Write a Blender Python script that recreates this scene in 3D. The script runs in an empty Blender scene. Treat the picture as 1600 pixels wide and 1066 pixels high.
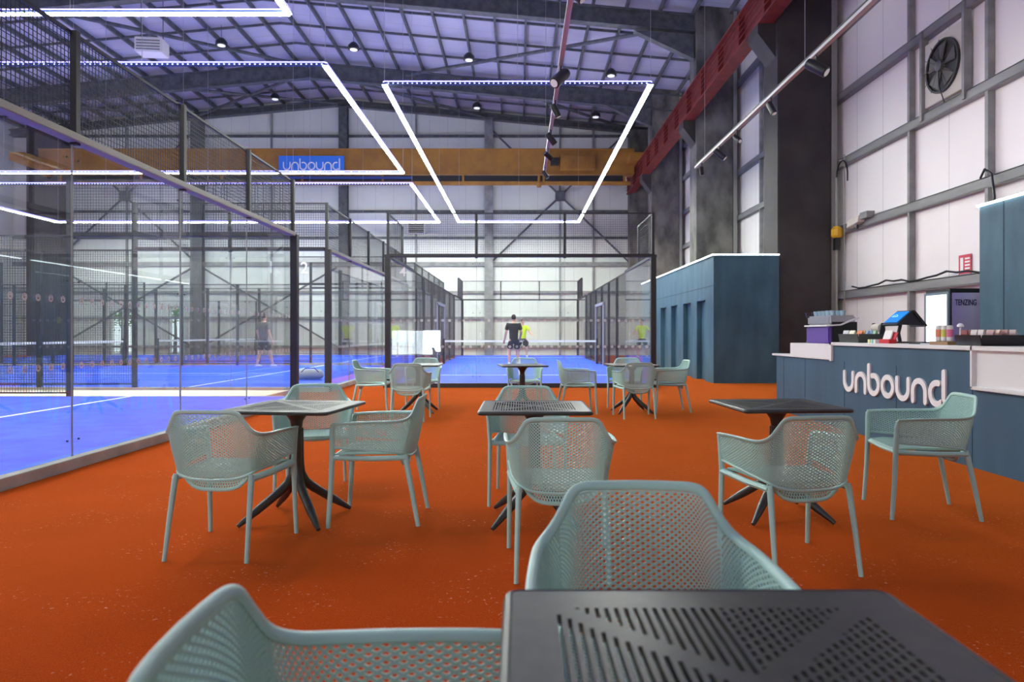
import bpy, math, random
from mathutils import Vector, Matrix
random.seed(7)
PI = math.pi
S = bpy.context.scene
COL = S.collection
# ------------------------------------------------------------------ camera
H = 1.22
cd = bpy.data.cameras.new('camera'); cam = bpy.data.objects.new('camera', cd); COL.objects.link(cam)
cam.location = (0, 0, H); cam.rotation_euler = (PI/2, 0, 0)
cd.lens = 24; cd.sensor_width = 36; cd.shift_x = -12/1600; cd.shift_y = -11/1600
cd.clip_start = 0.05; cd.clip_end = 300
cd.dof.use_dof = True; cd.dof.focus_distance = 5.5; cd.dof.aperture_fstop = 3.2
S.camera = cam
S.view_settings.view_transform = 'Standard'; S.view_settings.look = 'None'
S.view_settings.gamma = 1; S.view_settings.use_curve_mapping = False
S.view_settings.exposure = -0.3
S.cycles.transparent_max_bounces = 48
S.cycles.max_bounces = 8
S.cycles.sample_clamp_indirect = 6
# ------------------------------------------------------------------ world and large lights
W = bpy.data.worlds.new('world'); S.world = W; W.use_nodes = True
W.node_tree.nodes['Background'].inputs[0].default_value = (0.85, 0.93, 1, 1)
W.node_tree.nodes['Background'].inputs[1].default_value = 2.5
def area(name, loc, rot, sx, sy, power, col, spread=180):
    l = bpy.data.lights.new(name, 'AREA'); l.shape = 'RECTANGLE'; l.size = sx; l.size_y = sy
    l.energy = power; l.color = col; l.spread = math.radians(spread)
    o = bpy.data.objects.new(name, l); COL.objects.link(o); o.location = loc; o.rotation_euler = rot
    return o
# added fill lamp, unseen, set high behind the camera
area('entrance_daylight', (-1.5, -6.6, 7.0), (math.radians(72), 0, 0), 10.0, 2.4, 30, (0.80, 0.91, 1.0))
# daylight through the low roller door behind the viewpoint
area('door_daylight', (-5.9, -6.6, .75), (PI/2, 0, 0), 3.0, 1.3, 400, (0.80, 0.92, 1.0))
# rows of high bay lamps over the courts
HIGHBAYS = [(-17.5, 7.3), (-9.5, 7.3), (-17.5, 19.4), (-9.5, 19.4), (-17.5, 31.5), (-9.5, 31.5), (0.0, 29.0)]
LED_W = 195.0; LED_V = 9.5
# ------------------------------------------------------------------ tagging
def tag(o, label=None, cat=None, group=None, kind=None):
    if label: o['label'] = label
    if cat: o['category'] = cat
    if group: o['group'] = group
    if kind: o['kind'] = kind
    return o
def empty(name, loc=(0, 0, 0), rz=0, label=None, cat=None, group=None, kind=None):
    o = bpy.data.objects.new(name, None); COL.objects.link(o); o.empty_display_size = .1
    o.location = loc; o.rotation_euler = (0, 0, rz)
    return tag(o, label, cat, group, kind)
def copy_tree(o, parent=None):
    c = o.copy(); COL.objects.link(c)
    c.parent = parent
    if parent is not None: c.matrix_parent_inverse = o.matrix_parent_inverse.copy()
    for ch in list(o.children): copy_tree(ch, c)
    return c
# ------------------------------------------------------------------ mesh builder
class MB:
    def __init__(s): s.v = []; s.f = []
    def add(s, vs, fs):
        b = len(s.v); s.v += [tuple(p) for p in vs]; s.f += [tuple(b+i for i in q) for q in fs]; return s
    def box(s, x0, x1, y0, y1, z0, z1):
        x0, x1 = sorted((x0, x1)); y0, y1 = sorted((y0, y1)); z0, z1 = sorted((z0, z1))
        return s.add([(x0,y0,z0),(x1,y0,z0),(x1,y1,z0),(x0,y1,z0),(x0,y0,z1),(x1,y0,z1),(x1,y1,z1),(x0,y1,z1)],
              [(0,3,2,1),(4,5,6,7),(0,1,5,4),(1,2,6,5),(2,3,7,6),(3,0,4,7)])
    def beam(s, p, q, w, h, up=(0, 0, 1)):
        p = Vector(p); q = Vector(q); d = (q-p).normalized(); up = Vector(up)
        if abs(d.dot(up)) > .99: up = Vector((0, 1, 0))
        a = d.cross(up).normalized()*(w/2); b = a.cross(d).normalized()*(h/2)
        vs = [p-a-b, p+a-b, p+a+b, p-a+b, q-a-b, q+a-b, q+a+b, q-a+b]
        return s.add(vs, [(0,1,2,3),(7,6,5,4),(0,4,5,1),(1,5,6,2),(2,6,7,3),(3,7,4,0)])
    def tube(s, pts, r, n=8, cap=True, closed=False, sq=1.0, side=None):
        pts = [Vector(p) for p in pts]; m = len(pts)
        rs = r if isinstance(r, (list, tuple)) else [r]*m
        base = len(s.v); a = None
        for i, p in enumerate(pts):
            if closed: d = pts[(i+1) % m]-pts[i-1]
            else: d = pts[min(i+1, m-1)]-pts[max(i-1, 0)]
            d.normalize()
            if a is None:
                if side is not None: a = Vector(side); a = (a-d*a.dot(d)).normalized()
                else: a = d.orthogonal().normalized()
            else:
                a = (a-d*a.dot(d)).normalized()
            b = d.cross(a)
            for k in range(n):
                t = 2*PI*k/n
                s.v.append(tuple(p+a*math.cos(t)*rs[i]+b*math.sin(t)*rs[i]*sq))
        mm = m if closed else m-1
        for i in range(mm):
            for k in range(n):
                i2 = (i+1) % m
                s.f.append((base+i*n+k, base+i*n+(k+1) % n, base+i2*n+(k+1) % n, base+i2*n+k))
        if cap and not closed:
            s.f.append(tuple(base+k for k in reversed(range(n)))); s.f.append(tuple(base+(m-1)*n+k for k in range(n)))
        return s
    def lathe(s, c, prof, n=20, M=None):
        base = len(s.v); m = len(prof); c = Vector(c)
        for (r, z) in prof:
            for k in range(n):
                t = 2*PI*k/n; p = Vector((r*math.cos(t), r*math.sin(t), z))
                if M is not None: p = M @ p
                s.v.append(tuple(c+p))
        for i in range(m-1):
            for k in range(n):
                s.f.append((base+i*n+k, base+i*n+(k+1) % n, base+(i+1)*n+(k+1) % n, base+(i+1)*n+k))
        s.f.append(tuple(base+k for k in reversed(range(n)))); s.f.append(tuple(base+(m-1)*n+k for k in range(n)))
        return s
    def prism(s, poly, f0, f1):
        """poly of 2D points, f0/f1 map 2D -> 3D for the two ends"""
        n = len(poly); vs = [f0(p) for p in poly]+[f1(p) for p in poly]
        fs = [tuple(range(n)), tuple(reversed(range(n, 2*n)))]+[(i, i+n, (i+1) % n+n, (i+1) % n) for i in range(n)]
        return s.add(vs, fs)
    def build(s, name, mat, parent=None, smooth=False, bevel=0, seg=2):
        me = bpy.data.meshes.new(name); me.from_pydata(s.v, [], s.f); me.update()
        import bmesh
        bm = bmesh.new(); bm.from_mesh(me); bmesh.ops.recalc_face_normals(bm, faces=bm.faces)
        if bevel > 0:
            ed = [e for e in bm.edges if len(e.link_faces) == 2 and e.calc_face_angle() > .6]
            bmesh.ops.bevel(bm, geom=ed, offset=bevel, segments=seg, affect='EDGES', clamp_overlap=True)
        bm.to_mesh(me); bm.free()
        if mat: me.materials.append(mat)
        if smooth:
            me.polygons.foreach_set('use_smooth', [True]*len(me.polygons))
            try: me.set_sharp_from_angle(angle=math.radians(40))
            except Exception: pass
        o = bpy.data.objects.new(name, me); COL.objects.link(o)
        if parent is not None: o.parent = parent
        return o
def B(*a): return MB().box(*a)
def bake(o):
    dg = bpy.context.evaluated_depsgraph_get(); dg.update()
    me = bpy.data.meshes.new_from_object(o.evaluated_get(dg)); o.modifiers.clear(); o.data = me
    return o
# ------------------------------------------------------------------ materials
def mat(name, col, rough=.5, metal=0, emit=None, es=0, spec=.5, alpha=None):
    m = bpy.data.materials.new(name); m.use_nodes = True
    b = m.node_tree.nodes['Principled BSDF']
    b.inputs['Base Color'].default_value = (*col, 1); b.inputs['Roughness'].default_value = rough
    b.inputs['Metallic'].default_value = metal; b.inputs['Specular IOR Level'].default_value = spec
    if emit: b.inputs['Emission Color'].default_value = (*emit, 1); b.inputs['Emission Strength'].default_value = es
    return m
def noisy(m, c1, c2, scale=5, lo=.35, hi=.65, bump=0, bscale=None, detail=6, stretch=None):
    nt = m.node_tree; b = nt.nodes['Principled BSDF']
    tc = nt.nodes.new('ShaderNodeTexCoord'); mp = nt.nodes.new('ShaderNodeMapping')
    if stretch: mp.inputs['Scale'].default_value = stretch
    n = nt.nodes.new('ShaderNodeTexNoise'); n.inputs['Scale'].default_value = scale; n.inputs['Detail'].default_value = detail
    r = nt.nodes.new('ShaderNodeValToRGB'); r.color_ramp.elements[0].position = lo; r.color_ramp.elements[1].position = hi
    r.color_ramp.elements[0].color = (*c1, 1); r.color_ramp.elements[1].color = (*c2, 1)
    nt.links.new(tc.outputs['Object'], mp.inputs[0]); nt.links.new(mp.outputs[0], n.inputs['Vector'])
    nt.links.new(n.outputs['Fac'], r.inputs[0]); nt.links.new(r.outputs[0], b.inputs['Base Color'])
    if bump:
        n2 = nt.nodes.new('ShaderNodeTexNoise'); n2.inputs['Scale'].default_value = bscale or scale*4
        nt.links.new(mp.outputs[0], n2.inputs['Vector'])
        bp = nt.nodes.new('ShaderNodeBump'); bp.inputs['Strength'].default_value = bump; bp.inputs['Distance'].default_value = .01
        nt.links.new(n2.outputs['Fac'], bp.inputs['Height']); nt.links.new(bp.outputs[0], b.inputs['Normal'])
    return m, r
def panels(name, axis, pitch, c1, c2, jw=.012, rough=.45, seam=(.35, .35, .36)):
    """cladding sheet with thin joints every pitch metres along one axis"""
    m = mat(name, c1, rough); m, ramp = noisy(m, c1, c2, .6, .3, .7)
    nt = m.node_tree; b = nt.nodes['Principled BSDF']
    tc = nt.nodes.new('ShaderNodeTexCoord'); sp = nt.nodes.new('ShaderNodeSeparateXYZ'); nt.links.new(tc.outputs['Object'], sp.inputs[0])
    d = nt.nodes.new('ShaderNodeMath'); d.operation = 'DIVIDE'; d.inputs[1].default_value = pitch; nt.links.new(sp.outputs[axis], d.inputs[0])
    fr = nt.nodes.new('ShaderNodeMath'); fr.operation = 'FRACT'; nt.links.new(d.outputs[0], fr.inputs[0])
    lt = nt.nodes.new('ShaderNodeMath'); lt.operation = 'LESS_THAN'; lt.inputs[1].default_value = jw/pitch; nt.links.new(fr.outputs[0], lt.inputs[0])
    mx = nt.nodes.new('ShaderNodeMix'); mx.data_type = 'RGBA'; nt.links.new(lt.outputs[0], mx.inputs['Factor'])
    nt.links.new(ramp.outputs[0], mx.inputs['A']); mx.inputs['B'].default_value = (*seam, 1)
    nt.links.new(mx.outputs['Result'], b.inputs['Base Color'])
    return m
def carpet():
    m = mat('carpet_orange', (.5, .06, .012), 1.0, spec=.03)
    nt = m.node_tree; b = nt.nodes['Principled BSDF']
    tc = nt.nodes.new('ShaderNodeTexCoord')
    def noise(sc, d=4):
        n = nt.nodes.new('ShaderNodeTexNoise'); n.inputs['Scale'].default_value = sc; n.inputs['Detail'].default_value = d
        nt.links.new(tc.outputs['Object'], n.inputs['Vector']); return n
    n1 = noise(1.3); n2 = noise(170, 2); n3 = noise(42, 8); n4 = noise(2.1, 3)
    r1 = nt.nodes.new('ShaderNodeValToRGB'); r1.color_ramp.elements[0].position = .3; r1.color_ramp.elements[1].position = .7
    r1.color_ramp.elements[0].color = (.30, .024, .0015, 1); r1.color_ramp.elements[1].color = (.38, .034, .0025, 1)
    nt.links.new(n1.outputs['Fac'], r1.inputs[0])
    r2 = nt.nodes.new('ShaderNodeValToRGB'); r2.color_ramp.elements[0].position = .3; r2.color_ramp.elements[1].position = .7
    r2.color_ramp.elements[0].color = (.62, .62, .62, 1); r2.color_ramp.elements[1].color = (1.25, 1.25, 1.25, 1)
    nt.links.new(n2.outputs['Fac'], r2.inputs[0])
    mu = nt.nodes.new('ShaderNodeMix'); mu.data_type = 'RGBA'; mu.blend_type = 'MULTIPLY'; mu.inputs['Factor'].default_value = 1
    nt.links.new(r1.outputs[0], mu.inputs['A']); nt.links.new(r2.outputs[0], mu.inputs['B'])
    r3 = nt.nodes.new('ShaderNodeValToRGB'); r3.color_ramp.elements[0].position = .625; r3.color_ramp.elements[1].position = .67
    nt.links.new(n3.outputs['Fac'], r3.inputs[0])
    r4 = nt.nodes.new('ShaderNodeValToRGB'); r4.color_ramp.elements[0].position = .48; r4.color_ramp.elements[1].position = .62
    nt.links.new(n4.outputs['Fac'], r4.inputs[0])
    m3 = nt.nodes.new('ShaderNodeMath'); m3.operation = 'MULTIPLY'; nt.links.new(r3.outputs[0], m3.inputs[0]); nt.links.new(r4.outputs[0], m3.inputs[1])
    m4 = nt.nodes.new('ShaderNodeMath'); m4.operation = 'MULTIPLY'; m4.inputs[1].default_value = .6; nt.links.new(m3.outputs[0], m4.inputs[0])
    mx = nt.nodes.new('ShaderNodeMix'); mx.data_type = 'RGBA'; nt.links.new(m4.outputs[0], mx.inputs['Factor'])
    nt.links.new(mu.outputs['Result'], mx.inputs['A']); mx.inputs['B'].default_value = (.75, .45, .3, 1)
    nt.links.new(mx.outputs['Result'], b.inputs['Base Color'])
    b.inputs['Sheen Weight'].default_value = .9; b.inputs['Sheen Roughness'].default_value = .35; b.inputs['Sheen Tint'].default_value = (1, .26, .04, 1)
    bp = nt.nodes.new('ShaderNodeBump'); bp.inputs['Strength'].default_value = .5; bp.inputs['Distance'].default_value = .006
    nt.links.new(n2.outputs['Fac'], bp.inputs['Height']); nt.links.new(bp.outputs[0], b.inputs['Normal'])
    return m
def glass(name, tint, refl=1.0):
    m = bpy.data.materials.new(name); m.use_nodes = True; nt = m.node_tree; nt.nodes.clear()
    out = nt.nodes.new('ShaderNodeOutputMaterial'); mx = nt.nodes.new('ShaderNodeMixShader')
    tr = nt.nodes.new('ShaderNodeBsdfTransparent'); tr.inputs[0].default_value = (*tint, 1)
    gl = nt.nodes.new('ShaderNodeBsdfGlossy'); gl.inputs['Roughness'].default_value = .003; gl.inputs['Color'].default_value = (refl, refl, refl, 1)
    fr = nt.nodes.new('ShaderNodeFresnel'); fr.inputs['IOR'].default_value = 1.5
    # both faces of the pane reflect: feed fresnel a front-facing normal
    geo = nt.nodes.new('ShaderNodeNewGeometry'); mulv = nt.nodes.new('ShaderNodeMath'); mulv.operation = 'MULTIPLY_ADD'
    mulv.inputs[1].default_value = 1/1.5-1.5; mulv.inputs[2].default_value = 1.5
    nt.links.new(geo.outputs['Backfacing'], mulv.inputs[0])
    nt.links.new(mulv.outputs[0], fr.inputs['IOR'])
    nt.links.new(fr.outputs[0], mx.inputs[0]); nt.links.new(tr.outputs[0], mx.inputs[1]); nt.links.new(gl.outputs[0], mx.inputs[2])
    nt.links.new(mx.outputs[0], out.inputs[0]); return m
M = {}
M['carpet'] = carpet()
M['turf'], _ = noisy(mat('blue_turf', (.02, .1, .8), .75, spec=.3), (.018, .075, .72), (.03, .11, .88), 3, bump=.3, bscale=300)
M['line'] = mat('white_line', (.85, .87, .9), .7)
M['kerb'], _ = noisy(mat('grey_kerb', (.45, .45, .4), .6), (.36, .37, .33), (.50, .50, .44), 3)
M['apron'] = mat('cream_apron', (.78, .72, .58), .7)
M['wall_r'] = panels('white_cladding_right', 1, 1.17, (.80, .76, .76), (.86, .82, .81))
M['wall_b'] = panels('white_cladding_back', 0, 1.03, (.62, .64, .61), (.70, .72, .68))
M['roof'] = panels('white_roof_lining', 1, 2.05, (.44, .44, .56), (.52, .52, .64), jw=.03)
M['steel'], _ = noisy(mat('dark_grey_steel', (.08, .085, .09), .5), (.055, .06, .065), (.11, .115, .12), 4)
M['girt'], _ = noisy(mat('galvanised_grey', (.25, .25, .25), .5), (.17, .17, .17), (.27, .27, .265), 3, stretch=(1, .15, 1))
M['concrete'], _ = noisy(mat('stained_concrete', (.12, .12, .11), .8), (.045, .043, .04), (.20, .19, .165), 1.6, .32, .68, bump=.25, stretch=(1, 1, .6), detail=10)
M['dark_conc'], _ = noisy(mat('dark_column_paint', (.035, .03, .03), .75), (.028, .024, .024), (.05, .044, .042), 1.2, bump=.2)
M['frame'] = mat('black_powder_coat', (.022, .022, .025), .45)
M['rail'] = mat('grey_rail', (.30, .30, .27), .45, .3)
M['wire'] = mat('black_wire', (.03, .032, .036), .5)
M['glass'] = glass('clear_glass', (.975, .992, .986))
M['marker'] = mat('white_decal', (.85, .87, .88), .5)
M['red'], _ = noisy(mat('red_oxide_steel', (.30, .03, .02), .5), (.12, .014, .012), (.20, .024, .018), 3)
M['yellow'], _ = noisy(mat('crane_yellow', (.55, .25, .02), .5), (.27, .12, .02), (.36, .165, .022), 2)
M['chair'] = mat('sage_resin', (.38, .58, .52), .40)
M['anth'], _ = noisy(mat('anthracite_resin', (.05, .05, .046), .38), (.032, .033, .030), (.046, .047, .042), 30)
M['blue_ply'], _ = noisy(mat('blue_stained_ply', (.02, .11, .17), .6), (.027, .085, .125), (.05, .13, .178), 2.5, bump=.1, stretch=(1, 1, .35), detail=9)
M['blue_door'] = mat('blue_door', (.016, .10, .16), .45)
M['seam'] = mat('dark_blue_joint', (.008, .04, .06), .7)
M['counter'], _ = noisy(mat('counter_slate_blue', (.03, .09, .15), .5), (.032, .085, .135), (.042, .105, .165), 3, stretch=(1, 1, .2))
M['white'] = mat('white_laminate', (.78, .76, .76), .35)
M['white_matte'] = mat('white_paint', (.82, .80, .80), .5)
M['led'] = mat('led_white', (.9, .9, .9), .5, emit=(.95, 1, .90), es=LED_W)
M['led_dim'] = mat('led_white_dimmed', (.9, .9, .9), .5, emit=(.95, 1, .92), es=LED_W*.5)
M['ledv'] = mat('led_violet', (.5, .5, .9), .5, emit=(.24, .21, 1), es=LED_V)
M['led_trim'] = mat('led_trim', (.9, .9, .9), .5, emit=(.88, .97, 1), es=9)
M['led_dot'] = mat('led_dot', (.9, .9, .9), .5, emit=(.75, .85, 1), es=2.5)
M['track'] = mat('track_grey', (.62, .62, .60), .35, .2)
M['led_house'] = mat('led_housing_blue', (.03, .06, .22), .4)
M['black'] = mat('black_plastic', (.015, .015, .017), .35)
M['silver'] = mat('brushed_metal', (.55, .55, .56), .3, .9)
M['chrome'] = mat('chrome', (.8, .8, .8), .15, 1)
M['purple'] = mat('purple_plastic', (.12, .06, .30), .35)
M['skin'] = mat('skin', (.62, .34, .24), .55)
M['hair'] = mat('hair_dark', (.02, .014, .01), .8)
M['shirt_black'] = mat('black_cloth', (.012, .013, .013), .9)
M['shirt_yellow'] = mat('lime_cloth', (.62, .75, .03), .8)
M['shirt_grey'] = mat('taupe_cloth', (.14, .12, .11), .8)
M['shorts'] = mat('navy_cloth', (.012, .016, .03), .9)
M['shoe'] = mat('white_shoe', (.8, .8, .8), .6)
def cm(name, c, r=.5): return mat(name, c, r)
# ------------------------------------------------------------------ text helpers
def text_mesh(txt, size, depth, name, material, parent, Mx):
    cu = bpy.data.curves.new(name, 'FONT'); cu.body = txt; cu.size = size; cu.extrude = depth/2
    cu.align_x = 'LEFT'; cu.offset = .012*size
    o = bpy.data.objects.new(name+'_src', cu); COL.objects.link(o)
    dg = bpy.context.evaluated_depsgraph_get(); dg.update()
    me = bpy.data.meshes.new_from_object(o.evaluated_get(dg)); bpy.data.objects.remove(o)
    me.transform(Mx); me.materials.clear(); me.materials.append(material); me.name = name
    o = bpy.data.objects.new(name, me); COL.objects.link(o)
    if parent is not None: o.parent = parent
    return o
MX_FRONT = Matrix(((1,0,0,0),(0,0,-1,0),(0,1,0,0),(0,0,0,1)))      # text faces -y
MX_LEFT = Matrix(((0,0,-1,0),(-1,0,0,0),(0,1,0,0),(0,0,0,1)))      # text faces -x, reads toward -y
def ribbon(mb, pts, w, d, f):
    """thick stroke with round ends in letter space (x, y), extruded d, mapped by f(x, y, depth)"""
    n = len(pts); L = []; R = []
    for i, (x, y) in enumerate(pts):
        x0, y0 = pts[max(i-1, 0)]; x1, y1 = pts[min(i+1, n-1)]
        dx, dy = x1-x0, y1-y0; l = math.hypot(dx, dy) or 1; nx, ny = -dy/l, dx/l
        L.append((x+nx*w/2, y+ny*w/2)); R.append((x-nx*w/2, y-ny*w/2))
    if math.hypot(pts[0][0]-pts[-1][0], pts[0][1]-pts[-1][1]) < 1e-6: L[0] = L[-1] = ((L[0][0]+L[-1][0])/2, (L[0][1]+L[-1][1])/2); R[0] = R[-1] = ((R[0][0]+R[-1][0])/2, (R[0][1]+R[-1][1])/2); closed = True
    else: closed = False
    def caparc(c, a0):
        return [(c[0]+math.cos(a0+PI*k/6)*w/2, c[1]+math.sin(a0+PI*k/6)*w/2) for k in range(1, 6)]
    for i in range(n-1):
        q = [R[i], R[i+1], L[i+1], L[i]]
        mb.add([f(*p, d) for p in q]+[f(*p, 0) for p in q], [(0,1,2,3),(7,6,5,4),(0,4,5,1),(2,6,7,3)])
    for (c, a, b, s) in (() if closed else ((pts[0], L[0], R[0], 0), (pts[-1], R[-1], L[-1], 1))):
        a0 = math.atan2(a[1]-c[1], a[0]-c[0]); poly = [a]+caparc(c, a0)+[b]
        m = len(poly)
        mb.add([f(*p, d) for p in poly]+[f(*p, 0) for p in poly], [tuple(range(m)), tuple(reversed(range(m, 2*m)))]+[(i, i+m, i+m+1, i+1) for i in range(m-1)])
def glyph(ch, W_=.28, X=.27, t=.06, A=.38):
    r = (W_-t)/2; cx = W_/2; by = t/2; cy = by+r; ty = X-t/2
    arc = lambda a0, a1, yc, n=14, rr=r: [(cx+rr*math.cos(math.radians(a0+(a1-a0)*k/n)), yc+rr*math.sin(math.radians(a0+(a1-a0)*k/n))) for k in range(n+1)]
    if ch == 'u': return [[(cx-r, ty)]+arc(180, 360, cy)+[(cx+r, ty)]]
    if ch == 'n': return [[(cx-r, by)]+arc(180, 0, ty-r)+[(cx+r, by)]]
    ry = (X-t)/2
    el = lambda a0, a1, n=22: [(cx+r*math.cos(math.radians(a0+(a1-a0)*k/n)), by+ry+ry*math.sin(math.radians(a0+(a1-a0)*k/n))) for k in range(n+1)]
    if ch == 'o': return [el(0, 360)]
    if ch == 'b': return [[(cx-r, A-t/2), (cx-r, by+ry)]+el(180, 470)[1:]]
    if ch == 'd': return [[(cx+r, A-t/2), (cx+r, by+t*.1)], el(310, 75)]
def word(name, material, parent, f, k=1.0, depth=.015, pitch=.302, t=.06):
    for i, ch in enumerate('unbound'):
        mb = MB()
        for st in glyph(ch, t=t): ribbon(mb, st, t, depth, lambda x, y, d, i=i: f((x+i*pitch)*k, y*k, d))
        o = mb.build(name, material, parent)
# ------------------------------------------------------------------ building shell
XR, XL, YB, YF = 8.1, -28.9, 39.0, -7.0
RX = -10.3
def roofz(x): return 14.75-.0915*abs(x-RX)
def struct(o, label=None): 
    o['kind'] = 'structure'
    if label: o['label'] = label
    return o
struct(B(XL-.3, XR+.3, YF-.3, YB+.3, -.25, 0).build('floor', M['carpet']), 'burnt orange carpet floor across the whole hall')
struct(B(XR, XR+.3, YF-.3, YB+.3, 0, 13.4).build('wall_right', M['wall_r']), 'white panelled side wall behind the counter')
# left wall with openings is out of frame except its far corner
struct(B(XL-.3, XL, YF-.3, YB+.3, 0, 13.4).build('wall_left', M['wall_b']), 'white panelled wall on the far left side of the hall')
# back wall with tall openings standing in for bright reflections in the court glass
reflect_gaps = [(-23.35, -22.75, 2.45), (-22.55, -22.05, 2.45), (-20.0, -19.35, 2.75)]
mb = MB(); x = XL-.3
for (a, b, h) in reflect_gaps:
    mb.box(x, a, YB, YB+.3, 0, 3.0); mb.box(a, b, YB, YB+.3, h, 3.0); x = b
mb.box(x, XR+.3, YB, YB+.3, 0, 3.0)
mb.add([(XL-.3, YB, 3), (XR+.3, YB, 3), (XR+.3, YB, roofz(XR)), (RX, YB, roofz(RX)), (XL-.3, YB, roofz(XL)),
        (XL-.3, YB+.3, 3), (XR+.3, YB+.3, 3), (XR+.3, YB+.3, roofz(XR)), (RX, YB+.3, roofz(RX)), (XL-.3, YB+.3, roofz(XL))],
       [(0,1,2,3,4), (9,8,7,6,5), (0,5,6,1), (1,6,7,2), (2,7,8,3), (3,8,9,4), (4,9,5,0)])
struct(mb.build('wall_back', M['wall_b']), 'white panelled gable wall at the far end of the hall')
for i, (a, b, h) in enumerate(reflect_gaps):
    m_ = MB(); m_.box(a-.05, a, YB-.04, YB, 0, h+.05).box(b, b+.05, YB-.04, YB, 0, h+.05).box(a, b, YB-.04, YB, h, h+.05)
    struct(m_.build('door_%d' % (i+1), M['girt']), ['leftmost narrow bright doorway in the far wall', 'narrow bright doorway right beside the leftmost one in the far wall', 'taller bright doorway in the far wall standing on its own'][i])
# wall behind the camera with a high opening made for the fill lamp, and a low door
m_ = MB(); m_.box(XL-.3, -7.4, YF-.3, YF, 0, 13).box(-7.4, -5, YF-.3, YF, 1.45, 13).box(2, XR+.3, YF-.3, YF, 0, 13).box(-5, 2, YF-.3, YF, 8.4, 13).box(-4.4, 2, YF-.3, YF, 0, 5.6).box(-5, -4.4, YF-.3, YF, 1.45, 5.6)
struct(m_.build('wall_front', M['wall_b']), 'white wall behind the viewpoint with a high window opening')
# roof
m_ = MB()
for (xa, xb) in ((XL-.3, RX), (RX, XR+.3)):
    za, zb = roofz(xa), roofz(xb)
    m_.add([(xa, YF-.3, za), (xb, YF-.3, zb), (xb, YB+.3, zb), (xa, YB+.3, za), (xa, YF-.3, za+.15), (xb, YF-.3, zb+.15), (xb, YB+.3, zb+.15), (xa, YB+.3, za+.15)],
           [(0,3,2,1),(4,5,6,7),(0,1,5,4),(1,2,6,5),(2,3,7,6),(3,0,4,7)])
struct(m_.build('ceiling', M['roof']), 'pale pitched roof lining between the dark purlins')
# tree outside the openings that stand in for reflections
for i, (tx, tz) in enumerate(((-23.3, 2.4), (-20.2, 2.6))):
    t = empty('tree', (tx*1.04, 41.6, 0), 0, ['leafy green tree outside the leftmost doorways', 'leafy green tree outside the taller single doorway'][i], 'tree')
    MB().tube([(0, 0, 0), (.05, 0, 1.2), (0, 0, 2.4)], [.12, .09, .05], 8).build('trunk', cm('bark', (.1, .07, .04), .9), t)
    lf = MB()
    for k in range(500):
        a = random.uniform(0, 2*PI); r = .9*random.random()**.5; zz = tz+random.gauss(0, .35)
        c = Vector((r*math.cos(a), r*math.sin(a), zz)); d = Vector((random.gauss(0,1), random.gauss(0,1), random.gauss(0,1))).normalized()*.09; e = d.orthogonal().normalized()*.06
        lf.add([c-d, c+e, c+d, c-e], [(0,1,2,3)])
    lf.build('foliage', cm('leaf', (.12, .3, .05), .7), t)
struct(B(XL-3, XR+3, YB+.31, YB+8, -.25, -.02).build('floor_outside', cm('paving', (.6, .6, .58), .9)), 'pale paving outside the far doorways')
# gable columns
for i, cx in enumerate((-18.3, -10.0, -1.75)):
    w = .33 if i == 0 else .24
    m_ = MB(); m_.box(cx-w, cx+w, YB-.42, YB-.38, 0, roofz(cx)-.5).box(cx-w, cx+w, YB-.06, YB-.02, 0, roofz(cx)-.5).box(cx-.02, cx+.02, YB-.4, YB-.04, 0, roofz(cx)-.5)
    struct(m_.build('steel_column', M['girt' if i == 2 else 'steel']), ['steel I column against the far wall, behind the left court', 'steel I column under the roof ridge at the far wall', 'pale steel I column at the far wall above the black shirted player'][i])
def gcol(name, x0, x1, y0, y1, z1, m, label):
    struct(B(x0, x1, y0, y1, 0, z1).build(name, m, bevel=.02), label)
gcol('concrete_column', -27.4, -25.5, 37.9, 38.9, 12.9, M['dark_conc'], 'broad dark column in the far left corner, seen through the glass')
gcol('concrete_column', 6.15, 7.8, 38.0, 38.9, 12.6, M['concrete'], 'farthest dark concrete column, right end of the far wall')
for i, (y, mk, lb) in enumerate(((17.05, 'dark_conc', 'nearest broad dark column standing behind the end of the counter'),
                             (24.9, 'concrete', 'stained concrete column rising behind the blue cubicles, nearer of two'),
                             (33.3, 'concrete', 'stained concrete column behind the cubicles, farther of two, beside court 4'))):
    gcol('concrete_column', 6.45, 7.78, y, y+1.0, 13.2, M[mk], lb)
    e = MB(); 
    e.box(7.79, 7.93, y-.0, y+.12, 0, 13.0)
    struct(e.build('trim_%d' % (i+1), M['rail']), 'pale grey upright edging the %s column' % ['nearest dark', 'middle concrete', 'farthest concrete'][i])
# corbels carrying the crane runway
for i, y in enumerate((17.05, 24.9, 33.3)):
    c_ = MB(); c_.prism([(6.45, 8.2), (6.0, 8.8), (6.0, 9.05), (6.45, 9.05)], lambda p, y=y: (p[0], y+.15, p[1]), lambda p, y=y: (p[0], y+.85, p[1]))
    struct(c_.build('corbel', M['dark_conc']), 'bracket under the red runway beam on the %s column' % ['nearest', 'middle', 'far'][i])
# red runway beam
r_ = MB()
r_.box(6.0, 6.4, 8.5, 38.4, 9.05, 9.10).box(6.0, 6.4, 8.5, 38.4, 9.95, 10.0).box(6.18, 6.22, 8.5, 38.4, 9.1, 9.95)
for k in range(16): r_.box(6.02, 6.38, 9+k*1.95, 9.02+k*1.95, 9.1, 9.95)
for k in range(4): r_.box(5.98, 5.995, 8.5, 38.4, 9.25+k*.16, 9.27+k*.16)
struct(r_.build('crane_runway_beam', M['red']), 'red oxide steel runway beam along the right columns')
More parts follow.
